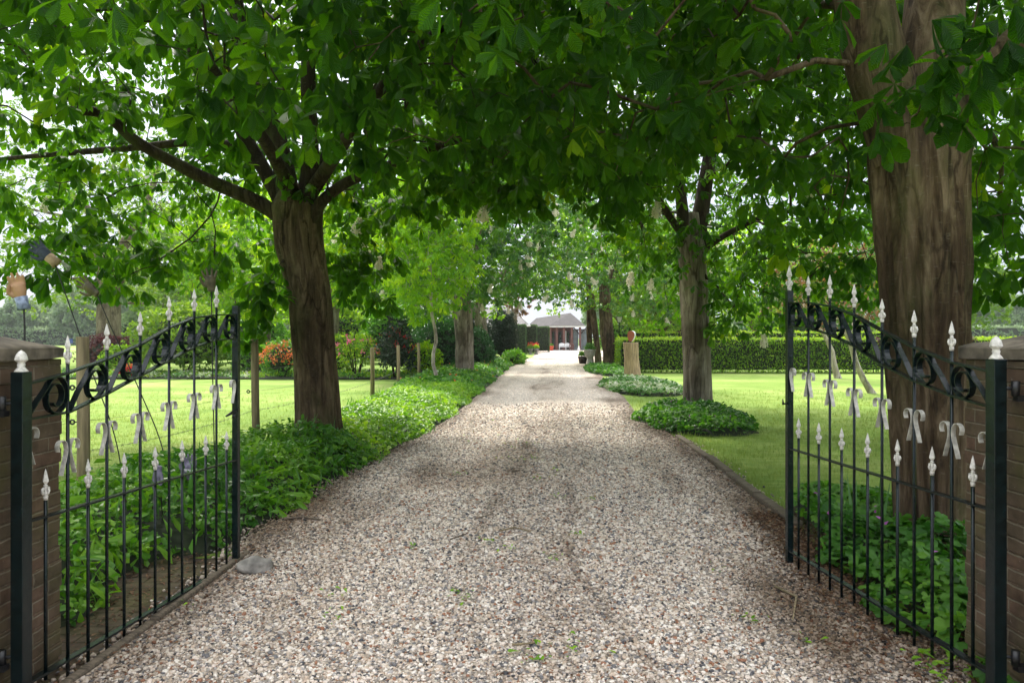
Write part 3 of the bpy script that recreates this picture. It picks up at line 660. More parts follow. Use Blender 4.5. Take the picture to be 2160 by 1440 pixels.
    # cream ribbon hooks on the long bars
    for i in range(0, 15, 2):
        zt = zat(i, T['hook'][i])
        for sg in (-1, 1):
            if (i == 0 and sg < 0) or (i == 14 and sg > 0): continue
            o0 = .03 if i == 0 else (.021 if i == 14 else .009)
            off = .045 if False else .0
            p = [(.036,-.155),(.026,-.125),(.014,-.092),(.004,-.064),(.001,-.040),(.008,-.015),(.022,-.001),(.040,0),(.056,-.010),(.062,-.028),(.055,-.048)]
            pts = [Q(0,0)]; path = [(ss(i) + sg*(o0 + x), zt + z) for x, z in p]
            xs = np.interp(np.linspace(0, 10, 31), range(11), [a[0] for a in path]); zs = np.interp(np.linspace(0, 10, 31), range(11), [a[1] for a in path])
            xs[1:-1] = (xs[:-2]+xs[1:-1]+xs[2:])/3; zs[1:-1] = (zs[:-2]+zs[1:-1]+zs[2:])/3
            part(sw(list(zip(xs, zs)), .021, .003, MB()), 'ribbon_hook', M['cream'], root)
    # hinge: pin, barrel and bracket on the pillar side; latch on the free post
    for zi in ((850 if side < 0 else 818), 1380):
        z = zat(0, zi); mb = MB()
        a = Q(-.02, z, -.0); bb = a + Vector((side*.058, -.01, 0))
        mb.tube([Q(0, z), bb], .007, 8); mb.tube([bb + Vector((0,0,-.03)), bb + Vector((0,0,.03))], .016, 12)
        mb.box((-.03,-.018,-.012), (.05,.018,.012), Matrix.Translation(bb + Vector((side*.03, 0, -.04))))
        part(mb, 'hinge', M['black'], root)
    mb = MB(); z = zat(14, 868 if side < 0 else 850)
    if side < 0:
        mb.tube([Q(Lg-.01, z, 0), Q(Lg-.05, z+.006, .01), Q(Lg-.12, z-.004, .012), Q(Lg-.17, z-.012, .012)], [.014,.013,.009,.006], 8)
        mb.tube([Q(Lg-.05, z, .02), Q(Lg-.08, z-.03, .02)], [.009,.012], 8)
    else:
        mb.tube([Q(Lg, z, .01), Q(Lg-.02, z-.004, .055)], .006, 6); mb.tube([Q(Lg-.02, z-.006, .05), Q(Lg-.022, z+.03, .055)], [.008, .003], 6)
    part(mb, 'latch', M['black'], root)
    return root
gate(-1, TL, -1035*3.0/F, 3.0, -582*4.96/F, 4.96, 'black iron gate leaf on the left, hung on the left brick pillar and swung open')
gate(1, TR, 1021*3.0/F, 3.0, 585*4.92/F, 4.92, 'black iron gate leaf on the right, in front of the thick chestnut trunk')

def roughen(o, cuts, amp, fr):
    bm = bmesh.new(); bm.from_mesh(o.data); bmesh.ops.subdivide_edges(bm, edges=bm.edges[:], cuts=cuts, use_grid_fill=True); bm.normal_update()
    for v in bm.verts:
        q = v.co * fr; k = mnoise.noise(q) + .5*mnoise.noise(q*2.7 + Vector((9,1,4))); v.co += v.normal * (k - .35) * amp
    for f in bm.faces: f.smooth = True
    bm.to_mesh(o.data); bm.free()
# ------------------------------------------------------------------ brick pillars
def pillar(side, label):
    x0 = 2.10; y0, y1 = 2.62, 3.42 if side < 0 else 3.40
    xa, xb = (-x0-.55, -x0) if side < 0 else (x0, x0+.55)
    root = empty('gate_pillar', ((xa+xb)/2, (y0+y1)/2, 0), label, 'gate pillar', 'brick gate pillars')
    # shaft built from courses whose ends stand slightly in and out
    mb = MB(); z = -.05; r = random.Random(3 + side)
    while z < 1.44:
        z1 = min(z + .064, 1.452); j = r.uniform(-.006, .006); k = r.uniform(-.008, .006)
        mb.box((xa - j, y0 - k, z), (xb + j, y1 + k, z1)); z = z1
    part(mb, 'shaft', M['brick'], root, bevel=.004)
    e = .02; zc = 1.452; V = [(xa-e,y0-e,zc),(xb+e,y0-e,zc),(xb+e,y1+e,zc),(xa-e,y1+e,zc)]
    V += [(p[0], p[1], zc + .055) for p in V[:4]] + [((xa+xb)/2, (y0+y1)/2, zc + .16)]
    mb = MB(); mb.add(V, [(3,2,1,0),(0,1,5,4),(1,2,6,5),(2,3,7,6),(3,0,4,7),(4,5,8),(5,6,8),(6,7,8),(7,4,8)])
    co = part(mb, 'coping', M['stone'], root); roughen(co, 7, .016, 6)
pillar(-1, 'weathered brick gate pillar on the left with a sloping stone cap')
pillar(1, 'mossy brick gate pillar on the right beside the thick trunk')

# ------------------------------------------------------------------ trees
def trunk_mesh(path, rad, seed, k=48, lobes=3, amp=.12, fine=.05, step=.06, flare=.5, base=None):
    """path: list of points; rad: radii; ridged and fluted"""
    pts = [Vector(p) for p in path]; L = [0]
    for a, c in zip(pts[:-1], pts[1:]): L.append(L[-1] + (c-a).length)
    n = max(8, int(L[-1] / step)); V = []
    for i in range(n + 1):
        s = L[-1] * i / n
        p = Vector([float(np.interp(s, L, [q[j] for q in pts])) for j in range(3)]); r = float(np.interp(s, L, rad))
        fl = flare * math.exp(-s / .28)
        for j in range(k):
            a = 2 * math.pi * j / k; tw = a + s * .18 + seed
            q = Vector((math.cos(a) * 1.4 + seed * 7, math.sin(a) * 1.4, s * .35))
            big = mnoise.noise(q * 1.0); rid = 1 - abs(mnoise.noise(Vector((math.cos(a) * 4.2, math.sin(a) * 4.2 + seed, s * .55)))) * 2
            rr = r * (1 + fl * (1 + .7 * math.cos(lobes * tw + seed)) * .6 + amp * math.sin(lobes * tw) * .6 + amp * big * 1.2 - fine * (1 - max(0, rid)) * 1.3
                      - .030 * (amp > .05) * abs(mnoise.noise(Vector((math.cos(a) * 8 + 5, math.sin(a) * 8, s * 1.1 + seed)))) * 2
                      + .02 * mnoise.noise(Vector((math.cos(a) * 9, math.sin(a) * 9, s * 3 + seed))))
            V.append(p + Vector((math.cos(a) * rr, math.sin(a) * rr, 0)))
    Fc = [(i*k+j, i*k+(j+1)%k, (i+1)*k+(j+1)%k, (i+1)*k+j) for i in range(n) for j in range(k)] + [tuple(n*k+j for j in range(k))]
    mb = MB(); mb.add(V, Fc, None, True); return mb

def smooth_path(pts, n=6):
    pts = [Vector(p) for p in pts]; out = []
    e = [pts[0]*2 - pts[1]] + pts + [pts[-1]*2 - pts[-2]]
    for i in range(1, len(e)-2):
        for k in range(n):
            t = k/n; a, b_, c, d_ = e[i-1], e[i], e[i+1], e[i+2]
            out.append(.5*((2*b_) + (-a+c)*t + (2*a-5*b_+4*c-d_)*t*t + (-a+3*b_-3*c+d_)*t**3))
    out.append(pts[-1]); return out

def sample_crown(inside, lo, hi, dmin, nmax, r):
    cell = {}; out = []; tries = 0; lo = np.array(lo); hi = np.array(hi)
    while len(out) < nmax and tries < nmax * 60:
        P_ = r.uniform(lo, hi, (2000, 3)); tries += 2000
        P_ = P_[inside(P_)]
        for p in P_:
            key = tuple((p // dmin).astype(int)); bad = False
            for dx in (-1, 0, 1):
                for dy in (-1, 0, 1):
                    for dz in (-1, 0, 1):
                        for q in cell.get((key[0]+dx, key[1]+dy, key[2]+dz), ()):
                            if (q[0]-p[0])**2 + (q[1]-p[1])**2 + (q[2]-p[2])**2 < dmin*dmin: bad = True; break
                        if bad: break
                    if bad: break
                if bad: break
            if not bad: cell.setdefault(key, []).append(p); out.append(p)
            if len(out) >= nmax: break
    return np.array(out)

def tree(name, root_loc, label, cat, group, trunk, limbs, inside, lo, hi, dmin, nclus, nleaf, leafsize, tmpls, leafm, barkm, seed,
         trunk_k=40, lobes=3, amp=.12, fine=.05, flare=.5, step=.07, clus_r=.32, tipr=.006, sag=.12, candles=0, tilt=.45, extra=None, twigs=True, branchm=None, minr=0):
    """trunk: (points, radii). limbs: list of (points, r0, r1). twigs grow to leaf clusters spread through inside()."""
    r = np.random.default_rng(seed)
    root = empty(name, root_loc, label, cat, group)
    tp, tr = trunk
    part(trunk_mesh(tp, tr, seed * .37, trunk_k, lobes, amp, fine, step, flare), 'trunk', barkm, root)
    nodes = []; par = []; minrad = []
    def addn(p, pr, mr=0.0): nodes.append(np.array(p, float)); par.append(pr); minrad.append(mr); return len(nodes) - 1
    t0 = addn(tp[-1], -1, 0)
    chains = []
    for lp, r0, r1 in limbs:
        sp = smooth_path(lp, 5); prv = -1; ch = []
        for i, p in enumerate(sp):
            prv = addn(p, prv, r0 + (r1 - r0) * (i / (len(sp)-1)) ** .8); ch.append(prv)
        chains.append(ch)
    cl = sample_crown(inside, lo, hi, dmin, nclus, r)
    if extra is not None: cl = np.concatenate([cl, extra])
    top = np.array(tp[-1]); order = np.argsort(np.linalg.norm(cl - top, axis=1))
    cl = cl[order]
    NP = np.array(nodes); 
    cap = len(nodes) + len(cl) * 14; buf = np.zeros((cap, 3)); buf[:len(nodes)] = NP; cnt = len(nodes)
    for c in cl:
        dv = buf[:cnt] - c; dist = np.sqrt((dv**2).sum(1)); rt = np.sqrt(((buf[:cnt] - top)**2).sum(1))
        j = int(np.argmin(dist + .25 * rt)); p0 = buf[j].copy(); D = dist[j]
        n = max(2, min(9, int(D / .35) + 1)); prv = j; ch = [j]
        side = r.normal(0, 1, 3) * D * .07
        for k in range(1, n + 1):
            t = k / n; p = p0 + (c - p0) * t + side * math.sin(math.pi * t) + np.array([0, 0, D * sag * math.sin(math.pi * t)])
            if k < n: p = p + r.normal(0, .02 * D, 3)
            buf[cnt] = p; prv = addn(p, prv); cnt += 1; ch.append(prv)
        chains.append(ch)
    A = np.zeros(len(nodes)); EX = 2.4
    rad = np.zeros(len(nodes)); acc = np.zeros(len(nodes)); 
    for i in range(len(nodes)-1, -1, -1):
        a = acc[i] if acc[i] > 0 else tipr ** EX
        rad[i] = max(a ** (1/EX), minrad[i], minr)
        if par[i] >= 0: acc[par[i]] += a
    mb = MB()
    if twigs:
        for ch in chains:
            rr = [rad[i] for i in ch]
            if len(rr) > 1 and minrad[ch[0]] == 0: rr[0] = min(rr[0], rr[1] * 1.15)
            elif len(rr) > 1 and par[ch[0]] != -1: rr[0] = min(rr[0], rr[1] * 1.3)
            k = 12 if max(rr) > .06 else (7 if max(rr) > .025 else 4)
            mb.tube([nodes[i] for i in ch], rr, k, cap=False)
        part(mb, 'branches', branchm or barkm, root)
    # leaves
    sc = Scat(); m = len(cl) * nleaf
    cen = np.repeat(cl, nleaf, axis=0); dirs = r.normal(0, 1, (m, 3)); dirs /= np.linalg.norm(dirs, axis=1)[:, None]
    pos = cen + dirs * (clus_r * r.random((m, 1)) ** .5) * np.array([1, 1, .75])
    az = np.arctan2(dirs[:, 1], dirs[:, 0]) + r.normal(0, .5, m)
    rot = rotmats(az, r.normal(.15, tilt, m), r.normal(0, tilt, m)); s = leafsize * r.uniform(.65, 1.2, m)
    rnd = np.clip(np.repeat(r.normal(.42, .18, len(cl)), nleaf) + r.normal(0, .18, m), 0, 1)
    which = r.integers(0, len(tmpls), m)
    for q, T in enumerate(tmpls):
        k = which == q; sc.add(T, pos[k] - np.array(root_loc), rot[k], s[k], rnd[k])
    crown = sc.build('crown', leafm, root)
    if candles:
        cm = bpy.data.meshes.get('flower_candle_mesh') or candle_mesh()
        up = [c for c in cl if candle_ok(c)]; my = np.median([c[1] for c in up]) if up else 0; up = [c for c in up if c[1] <= my + .5]
        r.shuffle(up)
        for c in up[:candles]:
            o = bpy.data.objects.new('flower_candle', cm); COL.objects.link(o); o.parent = root
            ow = c - cl.mean(0); ow = ow / (np.linalg.norm(ow) + 1e-6); q = c + ow * (clus_r + .12) + r.normal(0, .08, 3) + np.array([0, 0, .1]) - np.array(root_loc); o.location = q; o.rotation_euler = (r.normal(0, .25), r.normal(0, .25), 0); z = r.uniform(1.0, 1.5) if root_loc[1] > 20 else r.uniform(.75, 1.0); o.scale = (z, z, z)
    return root
def candle_ok(c): return (c[1] > 9.5) and abs((c[0]) / max(c[1], 1) * F) < 1080 and c[1] > 4 and H + .46 * c[1] > c[2]
def candle_mesh():
    s = Scat(); n = 150; t = rng.random(n) ** .8; ang = rng.uniform(0, 6.28, n); rr = .062 * (1 - t) ** .6 + .010
    pos = np.stack([rr*np.cos(ang), rr*np.sin(ang), t*.26], 1)
    T = (np.array([(0,-.5,0),(.9,-.4,.2),(1,.4,-.1),(0,.5,0)]) , [(0,1,2,3)], np.array([(0,0),(1,1),(1,1),(0,0)], float))
    s.add(T, pos, rotmats(ang + rng.normal(0, .5, n), rng.normal(0, .6, n), rng.uniform(0, 6, n)), rng.uniform(.018, .034, n))
    cz = np.array([(.016*math.cos(a)*(1-.7*k), .016*math.sin(a)*(1-.7*k), -.02 + .27*k) for k in (0, 1) for a in (0, 1.57, 3.14, 4.71)]); cf = [(0,1,5,4),(1,2,6,5),(2,3,7,6),(3,0,4,7)]
    s.add((cz, cf, np.zeros((8, 2))), np.zeros((1, 3)), rotmats(np.zeros(1), np.zeros(1), np.zeros(1)), np.ones(1)); s.add((cz*np.array([2.6,2.6,.9]), cf, np.zeros((8, 2))), np.zeros((1, 3)), rotmats(np.zeros(1), np.zeros(1), np.zeros(1)), np.ones(1))
    o = s.build('tmp', M['white_petal']); me = o.data; me.name = 'flower_candle_mesh'; bpy.data.objects.remove(o); return me

def ell(c, rad, floor=None, inner=.0, power=2.0):
    c = np.array(c); rad = np.array(rad)
    def f(Pn):
        d_ = (np.abs((Pn - c) / rad) ** power).sum(1)
        ok = (d_ < 1) & (d_ >= inner)
        if floor is not None: ok &= Pn[:, 2] > floor(Pn[:, 0], Pn[:, 1])
        ok &= (Pn[:, 1] > 3.0) | (Pn[:, 2] > 5)
        # nothing hangs right in front of the lens
        ok &= np.sqrt(Pn[:, 0]**2 + Pn[:, 1]**2 + (Pn[:, 2]-H)**2) > 3.0
        return ok
    return f
def LP(pts, Y): return [P(a, c, Y if len(q) == 2 else q[2]) for q in pts for a, c in [q[:2]]]
wob = lambda x, y, a=.35: a * np.sin(x * 1.9 + y * .7) * np.cos(y * 1.3 - x * .6)

GT = 'horse chestnut trees lining the drive'
# left near tree
def floorL1(x, y):
    out = np.where(x < -1.9, 2.35, np.where(x > -1.1, 3.35, 2.35 + (x + 1.9) * 1.25))
    out = np.where((y > 8.5) & (x > -2.0), np.maximum(out, 1.62 + .182*y), out)
    out = np.where((y < 9.2) & (x < -1.5), np.maximum(out, 1.7 + .28*y), out)
    out = np.where(y < 7.2, np.maximum(out, 3.05), out); out = np.where(x < -4.2, out + .1, out)
    out = np.where((np.abs(x + 2.7) < 1.4) & (y < 10.6), np.maximum(out, 3.6), out)
    return out + wob(x, y, .3)
b0 = P(672, 950, 10.1)
tl = [P(672,950,10.1), P(670,880,10.1), P(662,760,10.1), P(650,620,10.1), P(630,520,10.1), P(626,440,10.1), P(628,392,10.1)]
tree('horse_chestnut', (b0.x, b0.y, 0), 'broad chestnut with bare brown trunk standing behind the left gate leaf', 'tree', GT,
     (tl, [.31,.295,.288,.30,.335,.35,.20]),
     [([P(628,530,10.1), P(600,468,10.0), P(540,425,9.9), P(450,385,9.6), P(380,350,9.3), P(290,300,9.0), P(215,240,8.7), P(120,235,8.2)], .13, .05),
      ([P(600,430,10.1), P(545,345,10.3), P(450,300,10.5), P(280,312,10.8), P(120,325,11), P(0,336,11.2)], .10, .03),
      ([P(628,520,10.1), P(612,430,10.05), P(585,300,10.1), P(530,150,10.2), P(500,20,10.3), P(480,-150,10.5)], .19, .09),
      ([P(622,520,10.15), P(592,425,10.15), P(500,260,10.3), P(410,120,10.6), P(370,-60,10.9)], .13, .06),
      ([P(634,530,10.05), P(646,430,10.0), P(655,330,10.0), P(650,150,9.8), P(660,-100,9.6)], .17, .08),
      ([P(640,520,10.0), P(668,440,9.95), P(720,392,9.8), P(780,365,9.5), P(870,330,9.0), P(980,290,8.6)], .10, .04),
      ([P(650,410,10.1), P(740,260,10.4), P(860,150,10.8), P(960,20,11)], .13, .05),
      ([P(620,410,10.0), P(560,300,8.6), P(480,190,7.2), P(420,100,6.0)], .10, .035),
      ([P(660,400,9.9), P(760,250,8.6), P(850,130,7.4), P(930,60,6.2)], .10, .035)],
     ell((-3.0, 9.0, 5.4), (6.2, 5.6, 4.2), floorL1), (-9.5, 3, 2), (3.6, 16, 9.7), .47, 1150, 11, .42, [T_MID, T_NEAR2, T_MID2], M['chestnut'], M['bark'], 11, tipr=.0042,
     trunk_k=72, lobes=3, amp=.10, fine=.07, step=.05, clus_r=.37, candles=14, branchm=M['branch'], flare=.25,
     extra=np.array([P(470,170,5.4), P(600,190,5.0), P(560,120,4.6), P(310,-10,3.7), P(420,200,5.8), P(500,240,5.6), P(650,260,5.8)] + [P(a + j*9, c - j*14, y + j*.15) for a, c, y in ((760,520,11),(800,560,11.5),(740,600,11),(820,470,10.5),(720,560,11),(790,640,11.5),(870,440,9.5),(950,415,9),(1050,405,9),(1120,415,9.3),(540,640,9.5),(560,600,9.5),(460,560,9),(330,560,9.5),(180,500,8),(250,600,9),(520,700,9.6),(90,560,8.5)) for j in (0, 1)]))
# right near tree
b1 = P(1965, 1165, 5.36)
def floorR1(x, y):
    out = np.where(x > 3.9, 2.35, np.where(x < 2.2, 3.05, 2.7)); out = np.where((y < 5.75) & (np.abs(x - 3.1) < 1.25), 4.9, out); out = np.where((y > 5.5) & (x/y > .16) & (x/y < .335), np.maximum(out, 1.6 + .26*y), out)
    return out + wob(x, y, .3)
t1 = [P(1968,1165,5.36), P(1966,1050,5.36), P(1962,900,5.36), P(1960,760,5.36), P(1955,600,5.36), P(1950,450,5.36), P(1940,330,5.36), P(1925,240,5.36)]
tree('horse_chestnut', (b1.x, b1.y, 0), 'thickest chestnut, ridged forked trunk behind the right gate leaf', 'tree', GT,
     (t1, [.245,.242,.252,.27,.295,.315,.33,.28]),
     [([P(1915,330,5.36), P(1880,230,5.36), P(1845,120,5.36), P(1820,0,5.36), P(1800,-160,5.4)], .235, .19),
      ([P(1955,330,5.36), P(1960,220,5.4), P(1965,100,5.5), P(1975,-60,5.6)], .25, .20),
      ([P(1985,390,5.3), P(2010,300,5.2), P(2045,200,5.1), P(2105,130,5.0), P(2180,60,4.9), P(2300,-30,4.8)], .15, .10),
      ([P(1850,60,5.7), P(1740,10,6.8), P(1600,60,8.0), P(1480,140,9.0)], .045, .025),
      ([P(2020,300,5.4), P(2080,280,6.6), P(2110,330,7.4), P(2110,420,7.8)], .05, .02),
      ([P(1850,40,5.5), P(1800,20,7.0), P(1700,100,8.6), P(1640,200,9.4)], .04, .02)],
     ell((3.2, 6.6, 5.4), (5.6, 5.2, 4.2), floorR1), (-2.4, 3, 2), (8.8, 12, 9.7), .47, 1000, 11, .40, [T_MID, T_NEAR2, T_MID2], M['chestnut'], M['bark'], 23, tipr=.0038,
     trunk_k=110, lobes=4, amp=.10, fine=.13, step=.035, clus_r=.37, candles=10, flare=.12, branchm=M['bark'],
     extra=np.array([P(1960,190,4.1), P(1990,120,4.0), P(2080,60,3.8), P(1935,240,4.2), P(2110,90,3.9), P(2130,560,6.5), P(2110,600,6.6), P(2140,430,6.8), P(2100,330,6.6)]))
# right middle tree
b2 = P(1472, 882, 14.1)
def floorR2(x, y):
    out = np.where(x < 2.0, 1.65 + .18*y, np.where(x < 3.0, 2.8, 2.1)); out = np.where((np.abs(x-3.5) < 1.0) & (y < 14.3), np.maximum(out, 4.3), out); return out + wob(x, y, .3)
t2 = [P(1472,882,14.1), P(1470,780,14.1), P(1466,680,14.1), P(1462,600,14.1), P(1458,520,14.1), P(1455,450,14.1)]
tree('horse_chestnut', (b2.x, b2.y, 0), 'slender grey chestnut in a ring of groundcover on the right lawn', 'tree', GT,
     (t2, [.265,.258,.262,.268,.265,.17]),
     [([P(1458,560,14.1), P(1444,505,14.0), P(1418,465,14.0), P(1375,400,13.7), P(1330,330,13.4), P(1290,290,13)], .10, .04),
      ([P(1455,560,14.1), P(1444,490,14.05), P(1434,400,14.0), P(1412,300,14.1), P(1390,200,14)], .17, .06),
      ([P(1466,570,14.1), P(1472,490,14.12), P(1486,400,14.2), P(1500,280,14.3), P(1490,100,14.5)], .21, .1),
      ([P(1462,575,14.1), P(1484,530,14.0), P(1540,490,14.0), P(1620,455,13.8), P(1720,440,13.5)], .09, .03)],
     ell((3.9, 14.2, 6.2), (5.6, 5.6, 5.2), floorR2), (-2, 8.5, 1.8), (9.6, 20, 11.5), .55, 950, 11, .38, [T_MID, T_MID2], M['chestnut'], M['bark2'], 31,
     trunk_k=56, lobes=4, amp=.07, fine=.05, clus_r=.48, candles=14, branchm=M['branch'], flare=.15,
     extra=np.array([P(a + j*8, c - j*12, y + j*.2) for a, c, y in ((1390,560,13),(1350,500,12.5),(1560,600,12),(1600,560,11),(1640,640,12),(1540,660,12.5),(1700,600,10.5),(1760,560,10),(1820,600,10),(1780,640,11),(1600,680,13),(1440,520,13.7),(1485,545,13.7),(1455,480,13.6),(1510,620,13.6),(1500,690,13.7)) for j in (0, 1)]))
# left far trees
b3 = P(980, 797, 28)
tree('horse_chestnut', (b3.x, b3.y, 0), 'chestnut covered in white blossom, smooth fluted trunk right of the thin sapling', 'tree', GT,
     ([P(980,797,28), P(980,720,28), P(976,650,28), P(970,590,28)], [.36,.34,.36,.3]),
     [([P(975,620,28), P(1000,540,28), P(1030,450,28)], .16, .06), ([P(972,620,28), P(940,520,28), P(900,440,28)], .16, .06)],
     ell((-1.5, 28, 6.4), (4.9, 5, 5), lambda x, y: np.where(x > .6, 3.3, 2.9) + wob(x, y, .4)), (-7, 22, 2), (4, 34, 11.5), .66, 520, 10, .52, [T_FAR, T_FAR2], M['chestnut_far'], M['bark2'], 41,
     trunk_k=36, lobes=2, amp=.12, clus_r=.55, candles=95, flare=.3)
b4 = P(1024, 770, 41)
tree('horse_chestnut', (b4.x, b4.y, 0), 'twisted chestnut trunk next to the black yew on the left of the drive', 'tree', GT,
     ([P(1026,770,41), P(1022,740,41), P(1018,700,41), P(1012,660,41), P(1010,620,41)], [.46,.40,.34,.34,.3]),
     [([P(1012,640,41), P(1040,600,41), P(1075,560,41)], .15, .06)],
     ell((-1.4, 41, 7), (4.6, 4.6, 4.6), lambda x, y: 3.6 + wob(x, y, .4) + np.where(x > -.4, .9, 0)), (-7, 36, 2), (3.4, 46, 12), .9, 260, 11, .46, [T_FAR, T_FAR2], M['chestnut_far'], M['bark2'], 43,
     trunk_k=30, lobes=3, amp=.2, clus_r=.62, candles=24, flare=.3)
# right far trees
b5 = P(1288, 772, 40)
tree('horse_chestnut', (b5.x, b5.y, 0), 'old hollow chestnut with wide split trunk behind the lamp posts', 'tree', GT,
     ([P(1290,772,40), P(1286,740,40), P(1280,700,40), P(1276,650,40), P(1276,600,40)], [.48,.42,.38,.33,.3]),
     [([P(1276,620,40), P(1250,540,40), P(1230,480,40)], .15, .06), ([P(1277,620,40), P(1300,540,40), P(1330,470,40)], .15, .06)],
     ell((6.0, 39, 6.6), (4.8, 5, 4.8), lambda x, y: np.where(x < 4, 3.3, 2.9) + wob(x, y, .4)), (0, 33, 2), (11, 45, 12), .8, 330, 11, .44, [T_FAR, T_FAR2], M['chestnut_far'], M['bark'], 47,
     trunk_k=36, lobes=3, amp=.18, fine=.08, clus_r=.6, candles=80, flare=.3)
b6 = P(1252, 770, 43)
tree('horse_chestnut', (b6.x, b6.y, 0), 'pair of slim leaning stems between the stone urn and the hollow trunk', 'tree', GT,
     ([P(1262,770,43), P(1258,720,43), P(1252,670,43), P(1248,620,43)], [.2,.18,.18,.15]),
     [([P(1246,765,43.6), P(1243,700,43.6), P(1243,640,43.6), P(1240,580,43.6)], .19, .15), ([P(1248,625,43), P(1230,560,43), P(1215,500,43)], .1, .05)],
     ell((4.2, 45, 6.4), (3.6, 4.6, 4), lambda x, y: np.where(x < 2.6, 4.2, 3.5) + wob(x, y, .4)), (0, 38, 2), (8, 50, 11), .85, 200, 11, .44, [T_FAR, T_FAR2], M['fresh'], M['bark'], 53,
     trunk_k=24, clus_r=.6, flare=.15)
# sapling
b7 = P(922, 822, 22.5)
tree('young_tree', (b7.x, b7.y, 0), 'thin pale wavy sapling with fresh green crown in the left border', 'tree', None,
     ([P(922,822,22.5), P(920,790,22.5), P(914,770,22.5), P(914,745,22.5), P(920,720,22.5), P(918,695,22.5), P(911,665,22.5), P(909,640,22.5), P(908,560,22.5)], [.07,.06,.058,.055,.055,.05,.05,.048,.035]),
     [([P(908,600,22.5), P(903,530,22.5), P(906,460,22.5)], .03, .012)],
     ell((-2.6, 22.5, 4.6), (1.7, 1.8, 2.6), lambda x, y: 2.35 + wob(x, y, .3) + np.where(x > -1.9, .5, 0)), (-4.6, 20.5, 2), (-.8, 24.5, 7.2), .40, 280, 8, .42, [T_MID, T_MID2], M['fresh'], M['palebark'], 61,
     trunk_k=14, amp=.04, fine=.02, clus_r=.32, flare=.1, tipr=.004)

# ------------------------------------------------------------------ generic planting builders
def cover(name, label, cat, inside, bbox, hfun, items, base_mat=None, seed=1, loc=None):
    """low planting: items = list of (template, density per m2, size, material key, tilt, lift)"""
    r = np.random.default_rng(seed); x0, x1, y0, y1 = bbox; area = (x1-x0)*(y1-y0)
    lc = loc or ((x0+x1)/2, (y0+y1)/2, 0)
    root = None
    by = {}
    for T, dens, size, mk, tilt, lift in items:
        n = int(area * dens); x = r.uniform(x0, x1, n); y = r.uniform(y0, y1, n); ok = inside(x, y); x, y = x[ok], y[ok]; n = len(x)
        if n == 0: continue
        h = hfun(x, y); u = r.random(n) ** .45
        z = h * (1 - .8 * (1 - u)) + lift * size
        pos = np.stack([x, y, z], 1) - np.array(lc)
        gx = (hfun(x + .05, y) - h) / .05; gy = (hfun(x, y + .05) - h) / .05
        az = np.arctan2(-gy, -gx) + r.normal(0, 1.2, n)
        rot = rotmats(az, r.normal(.25, tilt, n), r.normal(0, tilt, n))
        by.setdefault(mk, Scat()).add(T, pos, rot, size * r.uniform(.6, 1.25, n), np.clip(r.normal(.5, .25, n) + .25 * np.sin(x * 3 + y * 2), 0, 1))
    k0 = list(by)[0]; root = by[k0].build(name, M[k0], None); root.location = lc
    tag(root, label, cat, kind='stuff')
    for k in list(by)[1:]:
        o = by[k].build({'mauve': 'flowers', 'pink': 'flowers', 'white_petal': 'flowers', 'yellow': 'flowers', 'orange': 'flowers'}.get(k, 'foliage'), M[k], root)
    # dark mound added under the leaves, keeps the gaps between them dark
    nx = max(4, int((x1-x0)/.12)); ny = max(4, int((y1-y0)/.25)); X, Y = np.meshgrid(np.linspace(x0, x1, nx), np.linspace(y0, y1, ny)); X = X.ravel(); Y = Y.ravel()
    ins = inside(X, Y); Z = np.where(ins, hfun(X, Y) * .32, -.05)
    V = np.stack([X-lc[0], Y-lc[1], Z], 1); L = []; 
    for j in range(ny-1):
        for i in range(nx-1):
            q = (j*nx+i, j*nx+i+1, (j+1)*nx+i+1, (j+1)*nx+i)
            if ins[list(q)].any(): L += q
    np_mesh('stems', V, L, [4]*(len(L)//4), M['dark_fill'], None, False, root)  # this mesh is the dark filler mound
    return root
M['dark_fill'] = plain('dark_fill', (.018,.026,.010), .95, .5, 12, .5)  # dark filler colour seen through gaps in the leaves

